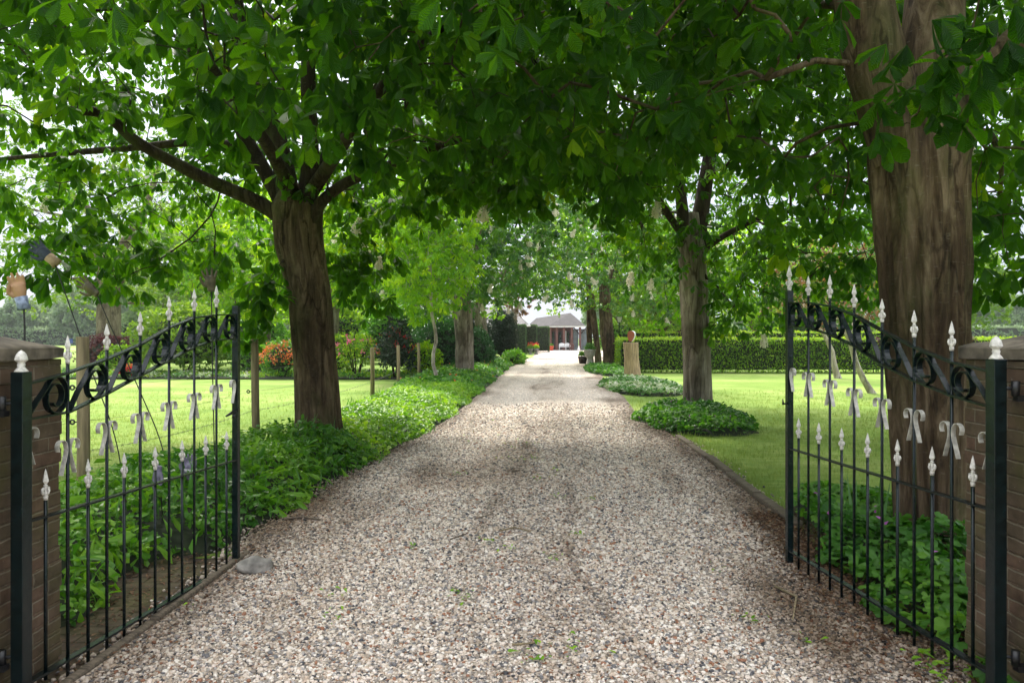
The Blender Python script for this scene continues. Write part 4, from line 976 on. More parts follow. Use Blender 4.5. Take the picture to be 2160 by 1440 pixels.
def bush(name, label, cat, c, rad, leafk, T, n, size, seed, flowers=None, group=None, stems=5, hollow=.55, lump=.25, tilt=.8, core=True, kind=None):
    r = np.random.default_rng(seed); root = empty(name, (c[0], c[1], 0), label, cat, group)
    d_ = r.normal(0, 1, (n, 3)); d_ /= np.linalg.norm(d_, axis=1)[:, None]; d_[:, 2] = np.where(d_[:, 2] < -.75, -d_[:, 2], d_[:, 2])
    def lum(q): return 1 + lump * np.array([mnoise.noise(Vector((a[0]*2.1 + seed, a[1]*2.1, a[2]*2.1))) + .5*mnoise.noise(Vector((a[0]*5 + seed, a[1]*5, a[2]*5))) for a in q])
    rr = (hollow + (1-hollow) * r.random(n) ** .6) * lum(d_)
    pos = d_ * rr[:, None] * np.array(rad) + np.array([0, 0, c[2]]); pos[:, 2] = np.maximum(pos[:, 2], .04)
    az = np.arctan2(d_[:, 1], d_[:, 0]) + r.normal(0, .8, n)
    s = Scat(); s.add(T, pos, rotmats(az, r.normal(.2, tilt, n), r.normal(0, tilt, n)), size * r.uniform(.6, 1.3, n), np.clip(r.normal(.5, .25, n), 0, 1))
    s.build('foliage', M[leafk], root)
    mb = MB()
    for k in range(stems):
        a = r.uniform(0, 6.28); e = Vector((math.cos(a)*rad[0]*.6, math.sin(a)*rad[1]*.6, c[2] + rad[2]*r.uniform(.2, .7)))
        mb.tube([Vector((math.cos(a)*.06, math.sin(a)*.06, -.02)), e*.5 + Vector((0,0,.1)), e], [.03, .02, .008], 5)
    mb.build('stems', M['branch'], root)
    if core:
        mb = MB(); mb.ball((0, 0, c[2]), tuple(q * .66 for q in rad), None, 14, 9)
        mb.v = [(p[0]*(1+.15*mnoise.noise(Vector(p)*2)), p[1]*(1+.15*mnoise.noise(Vector(p)*2)), max(p[2], .0)) for p in mb.v]; mb.build('dark_core', M['dark_fill'], root)  # solid dark core added inside, so gaps between leaves stay dark
    if flowers:
        fk, fn, fs = flowers; d_ = r.normal(0, 1, (fn, 3)); d_ /= np.linalg.norm(d_, axis=1)[:, None]; d_[:, 2] = np.abs(d_[:, 2]) * .9 - .15; d_[:, 1] = -np.abs(d_[:, 1])
        cen = d_ * (lum(d_) * 1.0)[:, None] * np.array(rad) + np.array([0, 0, c[2]]); k = 7
        pos = np.repeat(cen, k, 0) + r.normal(0, fs * .45, (fn*k, 3)); pos[:, 2] = np.maximum(pos[:, 2], .05)
        s = Scat(); s.add(T_OVAL, pos, rotmats(r.uniform(0, 6.28, fn*k), r.normal(0, .9, fn*k), r.normal(0, .9, fn*k)), fs * r.uniform(.6, 1.1, fn*k)); s.build('blossom', M[fk], root)
    return root

def hedge(name, label, c0, c1, h, th, leafk, n, size, seed, group=None, round_=.0, cat='hedge', patch=None, lowgap=.05, T=None):
    """clipped hedge from c0 to c1 (x, y)"""
    r = np.random.default_rng(seed); a = Vector((*c0, 0)); b_ = Vector((*c1, 0)); D = b_ - a; Lg = D.length; D.normalize(); Nn = Vector((D.y, -D.x, 0))
    root = empty(name, (a + b_) / 2, label, cat, group); o = (a + b_) / 2
    per = [('f', Lg*h), ('k', Lg*h), ('t', Lg*th), ('a', th*h), ('b', th*h)]; tot = sum(q for _, q in per)
    S, Z, Q_ = [], [], []
    for nm, ar in per:
        m = int(n * ar / tot); u = r.random(m); v = r.random(m); dz = r.normal(0, .035, m)
        if nm == 'f': S.append(u*Lg); Q_.append(th/2 + dz); Z.append(v*(h-lowgap)+lowgap)
        if nm == 'k': S.append(u*Lg); Q_.append(-th/2 + dz); Z.append(v*(h-lowgap)+lowgap)
        if nm == 't': S.append(u*Lg); Q_.append((v-.5)*th); Z.append(h + dz)
        if nm == 'a': S.append(dz); Q_.append((u-.5)*th); Z.append(v*h)
        if nm == 'b': S.append(Lg + dz); Q_.append((u-.5)*th); Z.append(v*h)
    S, Q_, Z = map(np.concatenate, (S, Q_, Z)); nn = len(S)
    wv = np.array([.05 * mnoise.noise(Vector((s_*.9 + seed, 0, z*.9))) + .03*mnoise.noise(Vector((s_*3, seed, z*3))) for s_, z in zip(S, Z)]); Q_ = Q_ + np.sign(Q_) * wv; Z = Z + wv * .9 * (Z > .8*h)
    inn = (Z / h) ** 3 * round_; Q_ = Q_ * (1 - inn)
    pos = np.stack([a.x + D.x*S + Nn.x*Q_ - o.x, a.y + D.y*S + Nn.y*Q_ - o.y, Z], 1)
    az = math.atan2(Nn.y, Nn.x) + np.where(Q_ >= 0, 0, math.pi) + r.normal(0, .9, nn)
    rot = rotmats(az, r.normal(.5, .6, nn), r.normal(0, .7, nn)); rnd = np.clip(r.normal(.42, .2, nn) + .28 * (Z > .93*h) + wv * 4, 0, 1); sz = size * r.uniform(.6, 1.3, nn)  # leaf colour lightened along the top, light from above put into it
    s = Scat(); T = T or T_OVAL
    if patch:
        pk = np.zeros(nn, bool)
        for s0, s1, z0 in patch: pk |= (S > s0) & (S < s1) & (Z > z0 + .12*np.sin(S*9)) & (r.random(nn) < .8)
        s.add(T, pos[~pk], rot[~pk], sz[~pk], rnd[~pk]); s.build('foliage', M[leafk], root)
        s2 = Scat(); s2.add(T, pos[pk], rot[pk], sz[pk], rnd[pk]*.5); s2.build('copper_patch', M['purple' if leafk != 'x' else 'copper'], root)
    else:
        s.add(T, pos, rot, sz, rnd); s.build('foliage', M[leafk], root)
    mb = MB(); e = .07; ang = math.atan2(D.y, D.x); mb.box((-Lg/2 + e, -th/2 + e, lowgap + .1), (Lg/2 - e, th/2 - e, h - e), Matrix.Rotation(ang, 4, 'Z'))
    mb.build('dark_core', M['dark_fill'], root)  # dark box added as filler behind the hedge leaves
    mb = MB()
    for k in range(max(2, int(Lg / .6))):
        p = a + D * (Lg * (k + .5) / max(2, int(Lg / .6))) - o; mb.tube([p + Vector((0,0,-.02)), p + Vector((0,0,lowgap + .3))], .02, 5)
    mb.build('stems', M['branch'], root)
    return root

def bgtree(name, label, x, y, hgt, cr, cz, floor, leafk, n, size, seed, group=None, tr=.28, cat='tree', T=None, gaps=.75, barkk='bark2', lean=0, dm=None, nl=9):
    zt = max(1.8, floor - .2)
    r = random.Random(seed)
    limbs = []
    for k in range(5):
        a = k * 1.26 + r.uniform(-.3, .3); e = Vector((x + math.cos(a) * cr * .55, y + math.sin(a) * cr * .55, cz + r.uniform(-.2, .5) * (hgt-cz)))
        limbs.append(([Vector((x + lean, y, zt - .2)), Vector((x + lean, y, zt)) * .5 + e * .5 + Vector((0, 0, .2)), e], tr * .5, tr * .12))
    return tree(name, (x, y, 0), label, cat, group, ([Vector((x, y, -.05)), Vector((x + lean*.5, y, zt * .5)), Vector((x + lean, y, zt))], [tr, tr*.85, tr*.8]), limbs,
        ell((x, y, cz), (cr, cr, hgt - cz), lambda X, Y: floor + wob(X, Y, .4)), (x-cr, y-cr, .5), (x+cr, y+cr, hgt + .5), dm or cr * .16, n, nl, size, T or [T_SPR, T_SPR2], M[leafk], M[barkk], seed,
        trunk_k=16, step=.25, clus_r=cr * .13, fine=.03, flare=.15, tipr=.012)

# ------------------------------------------------------------------ borders and groundcover
sm = lambda v, a, c: np.clip((v - a) / (c - a), 0, 1)
def inA(x, y): return (x > -3.75) & (x < np.where(y < 5.2, -2.38 + .1*np.sin(y*5), le(y) - .10 + .08*np.sin(y*3.1))) & ~((np.abs(x+2.66) < .42) & (np.abs(y-10.1) < .42))
def hA(x, y):
    e = np.where(y < 5.2, -2.36, le(y) - .05); return .08 + .50 * sm(e - x, 0, .55) * sm(x, -4.0, -3.3) * (1 - .42*sm(y, 7, 9)) * (.8 + .2*np.sin(x*4 + 1)*np.sin(y*2.3)) + .22*np.exp(-((x+2.55)/.6)**2 - ((y-9.1)/.5)**2)
cover('leafy_border', 'dark green leafy perennials filling the border behind the left gate leaf', 'border plants', inA, (-3.9, -1.4, 3.0, 9.6), hA,
      [(T_OVAL, 560, .075, 'cover', .55, .1), (T_LANCE, 75, .19, 'cover', .5, .2), (T_LOBE, 150, .10, 'cover', .45, .1), (T_TUFT, 6, .30, 'iris', .25, -.6)], seed=2)
def inB(x, y): return (x > -3.3 + .15*np.sin(y)) & (x < le(y) - .03 + .08*np.sin(y*2.3)) & ~((np.abs(x+2.66) < .42) & (np.abs(y-10.1) < .42))
def hB(x, y): return .05 + .34 * sm(le(y) - x, -.02, .5) * sm(x, -3.45, -2.9) * (.85 + .15*np.sin(x*3.3)*np.sin(y*1.7))
cover('yellow_green_cover', 'bright yellow-green low groundcover along the left edge of the drive', 'groundcover', inB, (-3.5, -.6, 9.0, 20.5), hB,
      [(T_LOBE, 330, .085, 'cover_yellow', .45, .1), (T_OVAL, 260, .075, 'cover_yellow', .5, .15), (T_OVAL, 120, .07, 'cover', .5, .05), (T_TUFT, 1.5, .35, 'iris', .2, -.5)], seed=3)
cover('mixed_border', 'blue-green tufted border plants beyond the sapling on the left', 'border plants', lambda x, y: (x > -3.2) & (x < le(y) - .03 + .1*np.sin(y*1.3)), (-3.3, .2, 20, 46),
      lambda x, y: .08 + .36 * sm(le(y) - x, -.05, .8) * (.8 + .2*np.sin(x*2)*np.sin(y)) , [(T_OVAL, 90, .13, 'geran', .5, .1), (T_LOBE, 45, .15, 'cover', .5, .1), (T_TUFT2, 5, .45, 'iris', .25, -.7), (T_OVAL, 1.2, .1, 'orange', .6, .8)], seed=4)
def blob(cx, cy, rx, ry): return lambda x, y: ((x-cx)/rx)**2 + ((y-cy)/ry)**2 < 1 + .12*np.sin(5*np.arctan2(y-cy, x-cx))
def bh(cx, cy, rx, ry, h): return lambda x, y: .04 + h * np.sqrt(np.clip(1.12 - ((x-cx)/rx)**2 - ((y-cy)/ry)**2, 0, 1)) * (.88 + .12*np.sin(x*6)*np.sin(y*4))
def ring(name, label, cx, cy, rx, ry, h, items, seed): cover(name, label, 'groundcover', blob(cx, cy, rx, ry), (cx-rx*1.1, cx+rx*1.1, cy-ry*1.1, cy+ry*1.1), bh(cx, cy, rx, ry, h), items, seed=seed)
ring('geranium_patch', 'dark cranesbill mound ringing the slender grey chestnut trunk', 3.2, 13.1, .95, 1.75, .40, [(T_LOBE, 330, .10, 'geran', .5, .1), (T_OVAL, 420, .075, 'geran', .6, .1), (T_OVAL, 14, .04, 'mauve', .6, 1.5)], 5)
ring('variegated_patch', 'white-variegated groundcover mound in front of the sculpted log', 3.85, 22.3, 1.12, 3.3, .32, [(T_LOBE, 210, .13, 'varieg', .5, .1), (T_OVAL, 160, .11, 'geran', .6, .0), (T_OVAL, 60, .11, 'pink', .6, .2)][:2], 6)
ring('geranium_patch', 'small dark green mound at the foot of the hollow chestnut', 4.2, 33.0, .85, 4.2, .34, [(T_LOBE, 110, .17, 'geran', .5, .1), (T_OVAL, 100, .14, 'geran', .6, .1)], 7)
def inR(x, y): return (x > np.where(y < 4.4, 2.02, 2.02 + (y-4.4)*.22) + .06*np.sin(y*6)) & ((x-3.06)**2 + (y-5.36)**2 > .36**2) & ((y > 3.5) | (x < 2.2)) & (x < 2.1 + (y - 2.3) * .9)
cover('cranesbill', 'lush lobed cranesbill leaves growing through the right gate leaf', 'groundcover', inR, (1.9, 3.9, 2.9, 6.6), lambda x, y: .06 + .26 * sm(x, 2.0, 2.45) * (.7+.3*np.sin(x*5)*np.sin(y*4+1)) * (1 - .3*sm(y, 5, 6.6)),
      [(T_LOBE, 420, .115, 'geran', .42, .35), (T_OVAL, 120, .05, 'cover', .5, .2), (T_OVAL, 5, .035, 'mauve', .5, 4.0), (T_TUFT, .7, .5, 'iris', .25, -.3)], seed=8)
cover('clover_patch', 'bright round-leaved weeds at the foot of the right hinge post', 'weeds', lambda x, y: (x > 1.86) & (x < 2.12) & (y < 3.5), (1.84, 2.14, 2.7, 3.5), lambda x, y: .06 + 0*x, [(T_OVAL, 900, .05, 'cover_yellow', .4, .4)], seed=9)

# lawn grass close by
def grass(name, label, boxes, size, seed, dens, hfalloff=None):
    r = np.random.default_rng(seed); s = Scat()
    for (x0, x1, y0, y1, f, T, sc_) in boxes:
        n = int((x1-x0)*(y1-y0)*dens*f); x = r.uniform(x0, x1, n); y = r.uniform(y0, y1, n)
        ok = ((x > re_(y) + .06) | (x < -3.55)) & (np.abs(x/y) < .74); x, y = x[ok], y[ok]; n = len(x)
        kp = r.random(n) < np.clip((23 - y) / 12, 0, 1); x, y = x[kp], y[kp]; n = len(x); near = np.clip(1 - (np.abs(x - re_(y))) / .5, 0, 1)
        s.add(T, np.stack([x, y, np.full(n, -.005)], 1), rotmats(r.uniform(0, 6.28, n), r.normal(0, .2, n), r.normal(0, .2, n)), size * sc_ * r.uniform(.5, 1.1, n) * (1 + .7*near), np.clip(r.normal(.45, .22, n) + .15*np.sin(x*1.1)*np.sin(y*.8), 0, 1))
    o = s.build(name, M['grass']); tag(o, label, 'grass', kind='stuff')
GT1 = tuft(8, 3, .045, .9); GT2 = tuft(8, 9, .06, 1.2)
grass('lawn_grass', 'fine bright grass blades of the lawns on both sides', [(2.1, 6.5, 4.8, 9, 1, GT1, 1), (2.3, 9, 9, 14, .5, GT2, 1.15), (2.5, 14, 14, 22, .2, GT2, 1.5), (-6.5, -3.5, 5, 9, .8, GT1, .9), (-9.5, -3.5, 9, 14, .4, GT2, 1.1), (-14, -3.5, 14, 22, .15, GT2, 1.4)], .055, 12, 420)

# timber edging and board
def edging(label, pts, hgt, wd, mk, seed):
    root = empty('lawn_edging', (pts[0][0], pts[0][1], 0), label, 'edging'); r = random.Random(seed)
    for (x0, y0), (x1, y1) in zip(pts[:-1], pts[1:]):
        a = Vector((x0, y0, 0)); c = Vector((x1, y1, 0)); L = (c-a).length; ang = math.atan2(y1-y0, x1-x0)
        mb = MB(); mb.box((.01, -wd/2, -.03), (L-.01, wd/2, hgt + r.uniform(-.015, .015)), Matrix.Translation(a) @ Matrix.Rotation(ang + r.uniform(-.01, .01), 4, 'Z'))
        part(mb, 'edging_board', M[mk], root, bevel=.012)
edging('weathered timber edging between gravel and right lawn', [(2.30,5.9),(2.34,7.0),(2.40,8.1),(2.46,9.2),(2.51,10.3),(2.52,11.2)], .085, .09, 'timber', 3)
edging('weathered timber board beside the paving under the left gate leaf', [(-1.97,2.7),(-1.91,3.9),(-1.86,5.15)], .07, .05, 'timber', 4)
# leaf litter, twigs and seedlings on the gravel
r = np.random.default_rng(5); s = Scat(); n = 4200
y = r.uniform(2.6, 13, n); edge = r.random(n); x = np.where(edge < .42, re_(y) - np.abs(r.normal(0, .22, n)), np.where(edge < .75, le(y) + np.abs(r.normal(0, .22, n)), r.normal(.2, .5, n)))
s.add(T_OVAL, np.stack([x, y, gz(x, y) + .014], 1), rotmats(r.uniform(0, 6.28, n), r.normal(0, .3, n), r.normal(0, .4, n)), r.uniform(.01, .032, n))
n = 6000; y = r.uniform(2.8, 6.3, n); x = re_(y) + r.normal(-.06, .16, n); s.add(T_OVAL, np.stack([x, y, np.full(n, .05)], 1), rotmats(r.uniform(0, 6.28, n), r.normal(0, .4, n), r.normal(0, .4, n)), r.uniform(.012, .045, n))
n = 1500; y = r.uniform(2.8, 5.2, n); x = r.uniform(-2.5, -1.95, n); s.add(T_OVAL, np.stack([x, y, np.full(n, .028)], 1), rotmats(r.uniform(0, 6.28, n), r.normal(0, .2, n), r.normal(0, .3, n)), r.uniform(.01, .035, n))
tag(s.build('leaf_litter', M['litter']), 'brown crumbled leaves strewn over gravel and paving', 'leaf litter', kind='stuff')
s = Scat()
for px, py, k, rad_ in ((1082,943,26,.16),(1105,975,16,.14),(1112,975,14,.1),(1000,925,8,.3),(965,1000,10,.05),(1180,1000,8,.06),(1240,1062,7,.03),(1218,1142,10,.04),(1165,1190,9,.04),(1032,1152,10,.04),(1075,1172,7,.03),(968,1268,10,.04),(972,1270,8,.04),(1105,1408,6,.03),(1200,1390,12,.06),(1060,880,10,.3),(1150,1020,10,.08),(1180,1060,8,.05),(880,1155,5,.03),(1135,1395,9,.05),(700,1310,9,.05),(1695,1355,9,.03),(720,1260,8,.04),(360,1290,10,.06),(1570,1300,10,.04),(1500,1200,6,.04)):
    X, Y = G(px, py, .02); x = r.normal(X, rad_, k); y = r.normal(Y, rad_ * 1.5, k)
    s.add(T_OVAL, np.stack([x, y, gz(x, y) + .02], 1), rotmats(r.uniform(0, 6.28, k), r.normal(-.3, .3, k), r.normal(0, .3, k)), r.uniform(.018, .048, k))
tag(s.build('seedlings', M['cover_yellow']), 'tiny green seedlings sprouting through the gravel', 'weeds', kind='stuff')
for i, (pts, rr, lb) in enumerate((([(600,1100),(640,1094),(672,1100)], .012, 'mossy flat stick lying near the left border edge'), ([(1055,1128),(1085,1122),(1120,1130)], .006, 'short mossy twig in the middle of the drive'), ([(950,1140),(985,1128)], .006, 'brown twig left of the middle of the drive'),
        ([(1080,1375),(1130,1372)], .006, 'dark twig at the lower middle of the drive'), ([(1000,1098),(1040,1090)], .005, 'thin twig further up the drive'), ([(1635,1240),(1680,1262),(1672,1310)], .007, 'forked mossy twig near the right gate leaf'), ([(1080,1000),(1105,996)], .01, 'dark piece of bark far up the drive'))):
    pp = []
    for a, c in pts: X, Y = G(a, c, .04); pp.append(Vector((X, Y, float(gz(X, Y)) + .018)))
    mb = MB(); mb.tube(pp, [rr]*(len(pp)-1) + [rr*.5], 6); o = mb.build('twig', M['post'] if i % 2 else M['timber'], loc=pp[0]); tag(o, lb, 'twig', 'twigs on the gravel')
mb = MB(); X, Y = G(545, 1200, .05); mb.ball((0,0,.045), (.125,.085,.062), Matrix.Rotation(.2, 3, 'Z'), 20, 12)
mb.v = [(p[0]*(1+.3*mnoise.noise(Vector(p)*11)), p[1]*(1+.3*mnoise.noise(Vector(p)*11)), max(-.02, p[2]*(1+.35*mnoise.noise(Vector(p)*9)))) for p in mb.v]
o = mb.build('stone', M['rock']); roughen(o, 1, .014, 14); o.location = (X, Y, .03); tag(o, 'pale rough stone at the foot of the left gate leaf', 'stone')

# ------------------------------------------------------------------ fence
FP = [(174,710,6.2,.05),(537,715,9.7,.05),(785,733,16,.047),(840,728,21.5,.05),(883,723,25.5,.05),(912,724,29,.05)]
fr = empty('field_fence', (-3.4, 6.2, 0), 'round wooden posts with wires between border and left lawn', 'fence')
tops = []
for px, py, Y, rr in FP:
    t = P(px, py, Y); tops.append(t); mb = MB(); k = rr * random.uniform(.3, .5)
    mb.tube([Vector((t.x + (.03 if px == 537 else 0), Y, -.1)), Vector((t.x + .01, Y, .7)), Vector((t.x, Y, t.z - .006)), Vector((t.x, Y, t.z))], [rr*1.02, rr, rr*.98, rr*.9], 16)
    ps = part(mb, 'post', M['post'], fr)
    for z in (1.13, .84):
        mb = MB(); c = Vector((t.x - rr - .03, Y - .01, z)); mb.tube([Vector((t.x, Y, z)), c + Vector((.02, 0, 0))], .006, 6)
        mb.tube([c + Vector((math.cos(a)*.018, 0, math.sin(a)*.018)) for a in np.linspace(0, 6.0, 12)], .008, 6); subpart(mb, 'insulator', M['black'], ps)
ext = [Vector((-3.9, 2.0, 1.5))] + tops
for z, rr, sag, off in ((1.13,.0016,.03,-.08),(.84,.0016,.05,-.08),(.58,.002,.05,-.05),(.42,.0012,.06,-.04),(.28,.0012,.05,-.04),(.14,.0012,.04,-.04)):
    mb = MB(); pts = []
    for a, c in zip(ext[:-1], ext[1:]):
        for k in range(8):
            t = k / 8; pts.append(Vector((a.x + (c.x-a.x)*t + off, a.y + (c.y-a.y)*t, z - sag*4*t*(1-t)*(1 if c.y < 17 else .4))))
    mb.tube(pts, rr, 4)
    if z == .58:
        for a, c in zip(pts[:-1], pts[1:]):
            for t in (.0, .25, .5, .75):
                q = a + (c-a)*t; mb.tube([q + Vector((-.012,-.01,-.014)), q + Vector((.012,.01,.014))], .0014, 3); mb.tube([q + Vector((-.012,.01,.014)), q + Vector((.012,-.01,-.014))], .0014, 3)
    if z == .42:
        for a, c in zip(pts[:-1], pts[1:]):
            for t in (.0, .33, .66):
                q = a + (c-a)*t; mb.tube([Vector((q.x, q.y, .02)), Vector((q.x + .01, q.y, q.z))], .0011, 3)
    part(mb, 'fence_wire', M['wire'], fr)

# ------------------------------------------------------------------ gloves and hands on bent rods
M['hand_tan'] = plain('tan_ceramic', (.36,.20,.10), .5, .25, 12, .2)
M['cuff_blue'] = plain('blue_white_cuff', (.20,.24,.34), .5, .55, 40)
M['glove_navy'] = plain('navy_glove', (.035,.045,.07), .7, .3, 30)
M['cuff_tan'] = plain('tan_cuff', (.36,.25,.15), .8, .2, 30)
M['hand_bronze'] = plain('bronze_hand', (.09,.07,.035), .5, .5, 25, .3)
M['glove_grey'] = plain('grey_violet_glove', (.16,.14,.20), .85, .4, 30)
M['cuff_white'] = plain('white_band', (.45,.45,.45), .8, .2, 30)
M['rod'] = plain('rod_steel', (.015,.013,.012), .5, .2, 20)
def hand(mb, S=1.0, curl=.25, spread=1.0, fold=0):
    """right-hand like form, wrist at origin, fingers towards +Z, palm facing -Y"""
    mb.tube([Vector((0,0,-.01))*S, Vector((0,0,.02))*S, Vector((0,0,.05))*S, Vector((0,0,.085))*S, Vector((0,0,.098))*S], [.024*S,.028*S,.036*S,.037*S,.024*S], 14)
    for x, L, a in ((-.030,.062,-.20),(-.011,.078,-.06),(.010,.074,.07),(.029,.058,.22)):
        p = Vector((x, 0, .085)) * S; pts = [p]; an = 0
        for k in range(3):
            an += curl; d_ = Vector((math.sin(a*spread), -math.sin(an), math.cos(a*spread)*math.cos(an))).normalized(); pts.append(pts[-1] + d_ * L/3*S)
        mb.tube(pts, [.0115*S,.0105*S,.0095*S,.0075*S], 8)
    pts = [Vector((-.028,-.004,.03))*S, Vector((-.052,-.012 - fold*.01,.052))*S, Vector((-.062 + fold*.03,-.02 - fold*.02,.078))*S, Vector((-.062 + fold*.045,-.026 - fold*.02,.098))*S]
    mb.tube(pts, [.016*S,.013*S,.0105*S,.008*S], 8)
    return mb
def stake(name, label, cat, wrist, dirv, rodpts, hm, cm, S=1.0, curl=.2, spread=1.0, fold=0, roll=0.0, band=None, cufflen=.05):
    base = Vector(rodpts[-1]); root = empty(name, (base.x, base.y, 0), label, cat, 'garden hands and gloves on rods')
    mb = MB().tube(smooth_path(rodpts, 6), .0055, 6); part(mb, 'rod', M['rod'], root)
    zz_ = Vector(dirv).normalized(); yy_ = (Vector((0,1,0)) - zz_ * zz_.y).normalized(); xx_ = yy_.cross(zz_); q = Matrix((xx_, yy_, zz_)).transposed().to_4x4() @ Matrix.Rotation(roll, 4, 'Z'); T = Matrix.Translation(wrist) @ q
    mb = hand(MB(), S, curl, spread, fold); mb.v = [tuple((T @ Matrix.Diagonal((1,.62,1,1))) @ Vector(p)) for p in mb.v]
    h = part(mb, 'hand' if 'hand' in name else 'glove', M[hm], root)
    rm = h.modifiers.new('merge', 'REMESH'); rm.mode = 'VOXEL'; rm.voxel_size = .0042*S; rm.use_smooth_shade = True
    sm_ = h.modifiers.new('soften', 'SMOOTH'); sm_.iterations = 3; sm_.factor = .5
    if cm:
        mb = MB().tube([Vector((0,0,-cufflen*S)), Vector((0,0,-.02*S)), Vector((0,0,.022*S))], [.036*S,.031*S,.033*S], 16); mb.v = [tuple((T @ Matrix.Diagonal((1,.7,1,1))) @ Vector(p)) for p in mb.v]; part(mb, 'cuff', M[cm], root)
    if band:
        mb = MB().tube([Vector((0,0,.04*S)), Vector((0,0,.062*S))], [.0385*S,.0395*S], 16); mb.v = [tuple((T @ Matrix.Diagonal((1,.66,1,1))) @ Vector(p)) for p in mb.v]; part(mb, 'band', M[band], root)
    return root
stake('ceramic_hand', 'tan closed hand with blue and white cuff above the left pillar', 'garden ornament', P(46,634,4.3), (-.22,-.05,1), [P(50,640,4.3), P(52,700,4.3), P(51,800,4.3), Vector((P(51,900,4.3).x, 4.3, 0))], 'hand_tan', 'cuff_blue', 1.05, .16, .5, .6, .35)
stake('work_glove', 'navy glove with tan cuff on the longest slanting rod', 'garden ornament', P(108,546,6.6), (-.75,0,.62), [P(114,553,6.6), P(140,625,6.6), P(170,712,6.6), P(200,800,6.6), P(235,895,6.6), P(255,985,6.6), Vector((P(258,985,6.6).x, 6.6, 0))], 'glove_navy', 'cuff_tan', 1.4, .15, 1, 0, .3)
stake('bronze_hand', 'olive bronze hand with spread fingers on a slanting rod', 'garden ornament', P(204,620,6.6), (-.72,0,.62), [P(206,625,6.6), P(232,685,6.6), P(262,750,6.6), P(295,825,6.6), P(335,920,6.6), P(354,1000,6.6), Vector((P(358,1000,6.6).x, 6.6, 0))], 'hand_bronze', None, 1.35, .1, 1.7, 0, -.3)
stake('bronze_hand', 'dark upright hand on a straight rod near the free end of the left gate leaf', 'garden ornament', P(446,612,7.0), (-.1,0,1), [P(446,612,7), P(448,760,7), P(452,950,7), Vector((P(453,950,7).x, 7, 0))], 'hand_bronze', None, 1.35, .1, 1.8, 0, .2)
stake('work_glove', 'grey violet glove with white band low among the border leaves', 'garden ornament', P(402,1008,6.0), (.0,0,1), [P(402,1005,6.0), P(402,1060,6.0), Vector((P(402,1060,6.0).x, 6.0, 0))], 'glove_grey', None, 1.25, .1, .6, 0, .1, 'cuff_white')
stake('work_glove', 'floppy grey glove hanging upside down low behind the gate bars', 'garden ornament', P(335,985,5.6), (-.15,0,-1), [P(335,982,5.6), P(340,1040,5.6), Vector((P(342,1040,5.6).x, 5.62, 0))], 'glove_grey', None, 1.25, .25, 1.2, 0, .5)

# ------------------------------------------------------------------ left lawn background
oak = P(230, 768, 42)
tree('oak_tree', (oak.x, oak.y, 0), 'old gnarled oak with thick grey trunk on the far left lawn', 'tree', None,
     ([P(230,772,42), P(230,700,42), P(229,640,42), P(230,590,42), P(231,560,42)], [.82,.68,.62,.66,.7]),
     [([P(226,575,42), P(200,510,42), P(190,450,42), P(150,410,42), P(110,380,41)], .42, .12), ([P(238,600,42), P(275,575,42), P(320,545,42), P(390,520,41), P(450,490,41)], .30, .08),
      ([P(236,570,42), P(265,510,42), P(300,455,42), P(320,400,42), P(340,330,42)], .36, .12), ([P(222,610,42), P(170,590,42), P(110,592,41), P(40,600,40), P(-30,590,40)], .16, .05),
      ([P(225,580,42), P(160,540,43), P(90,520,43), P(20,480,43)], .22, .06), ([P(240,640,42), P(300,640,41), P(340,655,40)], .10, .03), ([P(215,470,42), P(130,455,42), P(60,440,42)], .14, .05)],
     ell((oak.x, 42, 8.5), (9.5, 8, 7), lambda x, y: 3.6 + wob(x, y, .8)), (oak.x-10, 34, 2), (oak.x+10, 50, 16), 1.05, 520, 9, .42, [T_SPR, T_SPR2], M['oak'], M['oakbark'], 71,
     trunk_k=40, lobes=3, amp=.08, fine=.05, step=.12, clus_r=.75, flare=.2, sag=-.05)
r = random.Random(9)
def bgt(x, y, hgt, cr, cz, floor, leafk, n, size, seed, label, group='background trees', tr=.25, **k): return bgtree('broadleaf_tree', label, x, y, hgt, cr, cz, floor, leafk, n, size, seed, group, tr, **k)
bgt(-13.0, 39, 9.5, 4.3, 5.5, 2.6, 'fresh', 330, .50, 81, 'bright green round tree right of the oak')
bgt(-8.2, 34, 8.5, 3.4, 5.0, 3.0, 'fresh', 300, .42, 82, 'bright tree behind the leftmost chestnut trunk')
bgt(-7.5, 60, 11, 4.6, 6.5, 3.5, 'cover', 260, .6, 83, 'leafy tree behind the brick house')
bgt(-27, 62, 13, 6, 7, 3.2, 'oak', 280, .75, 84, 'pale tree beyond the oak')
bgt(-17, 66, 13, 6, 7, 2.6, 'oak', 280, .75, 85, 'pale tree between the oak and the round tree')
bgt(9.8, 48, 9, 4.6, 5.3, 2.2, 'oak', 320, .5, 86, 'olive tree with bare low limbs behind the double hedge', barkk='bark')
bgt(16.5, 50, 10, 5.2, 5.5, 2.4, 'fresh', 300, .55, 87, 'wide tree behind the middle of the long hedge')
bgt(24.5, 52, 11, 5.6, 6, 2.6, 'cover', 280, .6, 88, 'tree behind the long hedge seen left of the thick trunk')
bgt(34, 60, 12, 6.5, 6.5, 2.4, 'oak', 260, .75, 89, 'tree behind the right end of the long hedge')
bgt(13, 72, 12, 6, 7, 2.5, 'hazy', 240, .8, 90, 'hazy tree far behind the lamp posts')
bgt(.2, 58, 7.5, 1.9, 5.2, 3.6, 'copper', 90, .35, 91, 'thin brownish tree beside the white roof verge')
bush('dogwood_shrub', 'large pale green dogwood shrub behind the left gate leaf', 'shrub', (-13.4, 30, 1.45), (2.2, 1.6, 1.5), 'oak', T_SPR, 1500, .30, 101)
